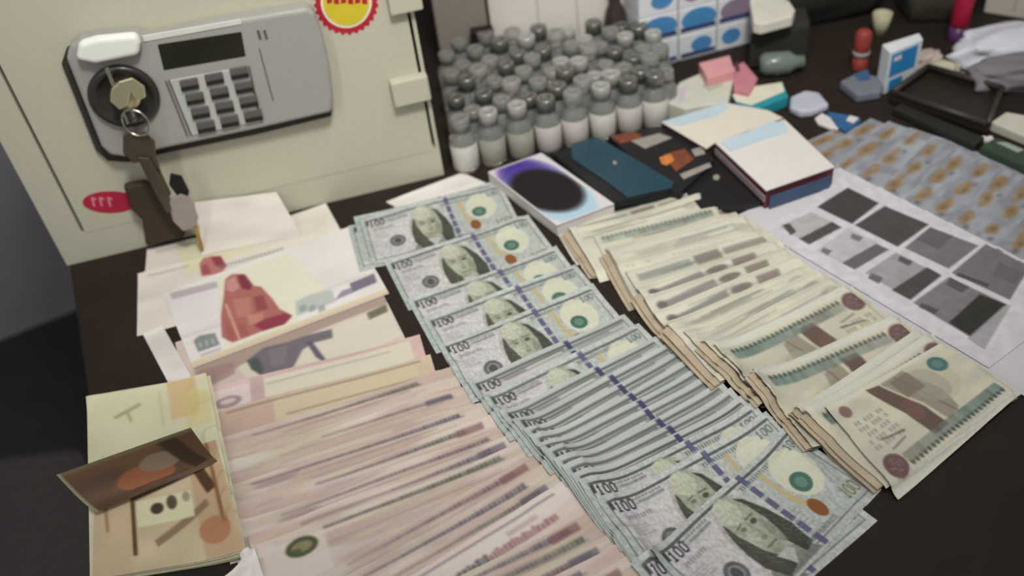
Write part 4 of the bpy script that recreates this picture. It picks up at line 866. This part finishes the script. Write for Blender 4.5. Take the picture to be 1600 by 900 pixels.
# clear plastic bottle lying
bm = lathe([(0, 0), (.010, 0), (.014, .006), (.014, .034), (.008, .042), (.0075, .052), (0, .052)], 18); bmesh.ops.rotate(bm, verts=bm.verts, cent=(0, 0, 0), matrix=Matrix.Rotation(math.radians(90), 3, 'Y'))
o = obj('clear_bottle', bm, mat('grey_green_plastic', (128, 140, 130), rough=.2, trans=.3, noise=0), None, smooth=True); p = at(1186, 118); o.location = (p.x, p.y, .0145); o.rotation_euler = (0, 0, math.radians(-8)); tag(o, 'small grey-green clear bottle lying behind the teal-edged box', 'bottle')
o, c = pack('white_packet', [(1235, 150), (1258, 140), (1280, 143), (1296, 162), (1270, 172), (1250, 174), (1234, 166)], .0004, .010, mat('lilac_white', (182, 184, 196), rough=.4), 'bluish-white soft packet right of the teal-edged box', bevel=.003)
o, c = pack('blue_packet', [(1292, 174), (1330, 180), (1346, 186), (1322, 204), (1308, 196)], .0004, .006, mat('packet_blue', (52, 98, 142), rough=.4, noise=.15, scale=100), 'crumpled blue packet beside the blue-grey fan', 'packet'); patch('white_print', [(1328, 180), (1342, 184), (1334, 192), (1322, 188)], .0064, W_, o, c)
o, c = pack('white_scrap', [(1273, 184), (1284, 176), (1300, 184), (1314, 200), (1296, 199), (1278, 192)], .0003, .004, W_, 'small white scrap left of the crumpled blue packet', 'packet')
# blue and white card box standing
o, c, q = standing('card_box', [(1380, 148), (1430, 126), (1424, 116), (1368, 134)], .052, mat('card_white', (216, 220, 222), rough=.45), 'upright white box with bright blue panels on the dark tray edge', 'box', bevel=.0008)
CB = mat('bright_blue', (44, 132, 190), rough=.45)
decal('blue_panel', q, c, .08, .021, .86, .048, CB, o); decal('blue_panel', q, c, .12, .002, .52, .016, CB, o); decal('white_mark', q, c, .14, .039, .36, .044, W_, o, .0014)
o, c = pack('grey_cloth_pad', [(1312, 126), (1340, 112), (1382, 120), (1378, 142), (1340, 148)], .0004, .012, mat('blue_grey_pad', (112, 116, 128), rough=.8, noise=.1), 'blue-grey pad left of the upright blue and white box', 'pad', bevel=.003); patch('blue_print', [(1334, 116), (1356, 108), (1360, 124), (1342, 126)], .0124, mat('pad_blue', (56, 92, 132)), o, c)
# dark tray
tq = [(1392, 156), (1448, 116), (1562, 150), (1540, 206)]
o, c = thing_slab('dark_tray', tq, .0004, .006, mat('tray_black', (44, 40, 34), rough=.4, noise=.1), 'shallow dark brown tray with raised rim at the far right', 'tray')
qt = wq(tq, .006); 
for i in range(4):
    a, b = qt[i]-c, qt[(i+1) % 4]-c; obj('rim', tube([a+Vector((0, 0, .010)), b+Vector((0, 0, .010))], .0035, 10), mat('tray_rim', (54, 50, 44), rough=.45), o, smooth=True)
    obj('side_wall', prism3([a+Vector((0, 0, .0)), b, b+Vector((0, 0, .011)), a+Vector((0, 0, .011))], Vector((0, 0, 1)).cross((b-a).normalized()), .002), MATS['tray_black'], o)
o, c = pack('dark_folder', [(1395, 168), (1408, 160), (1540, 214), (1524, 226)], .0004, .010, mat('folder_black', (38, 38, 34), rough=.5), 'long black strip along the near side of the tray', 'case', bevel=.002)
# red bottle standing
bc = at(1494, 62); o = empty('red_bottle', (bc.x, bc.y, .0004), 'slim red tube standing at the top right before the white wall', 'bottle')
obj('tube_body', lathe([(0, 0), (.010, 0), (.011, .004), (.011, .018), (.011, .045), (.009, .050), (0, .052)], 18, off=(0, 0, .018)), mat('crimson', (164, 30, 62), rough=.35), o, smooth=True)
obj('tube_base', lathe([(0, 0), (.0105, 0), (.011, .002), (.011, .018), (0, .018)], 18), mat('violet', (84, 54, 96), rough=.35), o, smooth=True)
bc = at(1342, 108); o = empty('red_can', (bc.x, bc.y, .0004), 'dull red container with a white band before the dark bags', 'container')
RB = mat('brick_red', (142, 58, 50), rough=.5, noise=.1); obj('lower_part', lathe([(0, 0), (.0085, 0), (.009, .002), (.009, .018), (0, .018)], 16), RB, o, smooth=True); obj('white_band', lathe([(.0, .018), (.010, .018), (.010, .024), (0, .024)], 16), mat('dull_white', (150, 144, 138)), o, smooth=True); obj('upper_part', lathe([(.0, .024), (.009, .024), (.0095, .026), (.0095, .046), (.006, .050), (0, .050)], 16), RB, o, smooth=True)
bc = at(1374, 56); o = obj('cream_cup', lathe([(0, 0), (.007, 0), (.012, .030), (.0108, .030), (.0062, .0015), (0, .0015)], 18), mat('cream_cup', (176, 172, 142), rough=.5), None, smooth=True); o.location = (bc.x, bc.y, .0004); tag(o, 'small cream cup before the dark bags, right of the dull red container', 'cup')
# white plastic bags and cloth
WB = mat('white_plastic_bag', (206, 206, 216), rough=.45, noise=.03, bump=.1, scale=25); GB = mat('grey_cloth', (124, 120, 126), rough=.8, noise=.05)
blob('white_bag', at(1576, 90), (.068, .030, .020), WB, 'white crumpled plastic bag at the right edge', 'bag', 11, amp=.35)
blob('grey_cloth', at(1560, 128)+Vector((.01, -.01, 0)), (.050, .024, .017), GB, 'folded grey cloth in front of the white plastic bag', 'cloth', 14, amp=.3)
blob('paper_wad', at(1438, 104), (.024, .012, .009), mat('pinkish_wad', (178, 164, 156), rough=.7), 'crumpled pinkish tissue behind the dark tray', 'tissue', 3, amp=.4)
blob('paper_wad', at(1468, 116), (.019, .010, .008), mat('cream_wad', (190, 184, 162), rough=.7), 'cream paper wad on the far rim side of the tray', 'paper', 8, amp=.3)
blob('paper_wad', at(1508, 128), (.013, .009, .006), mat('olive_wad', (116, 108, 92), rough=.7), 'olive-grey wad beside the grey cloth', 'paper', 9, amp=.3)
o, c = pack('cream_card', [(1548, 190), (1572, 174), (1630, 184), (1625, 222)], .0004, .012, mat('cream_card2', (200, 196, 180), rough=.5), 'cream card at the right edge, over the green box', 'card', bevel=.002)
o, c = pack('green_box', [(1532, 228), (1556, 214), (1640, 244), (1620, 268)], .0004, .010, mat('bottle_green', (52, 70, 56), rough=.4, noise=.1), 'dark green box at the right edge beside the blue-grey fan', bevel=.002); patch('pale_print', [(1556, 222), (1572, 222), (1600, 234), (1590, 238)], .0104, mat('pale_green', (150, 160, 146)), o, c)
blob('twisted_wrap', at(1538, 222), (.008, .005, .003), W_, 'small white twist of wrapping beside the green box', 'wrapper', 21, amp=.4)
# pale carton at the very back right
o, c, q = standing('pale_carton', [(1536, 20), (1690, 46), (1700, 6), (1550, -14)], .20, mat('pale_carton', (206, 196, 182), rough=.6, noise=.03), 'large pale carton at the top right with thin seams', 'box')
decal('seam', q, c, .30, .01, .32, .19, SMM, o); decal('seam', q, c, .55, .01, .565, .19, SMM, o)
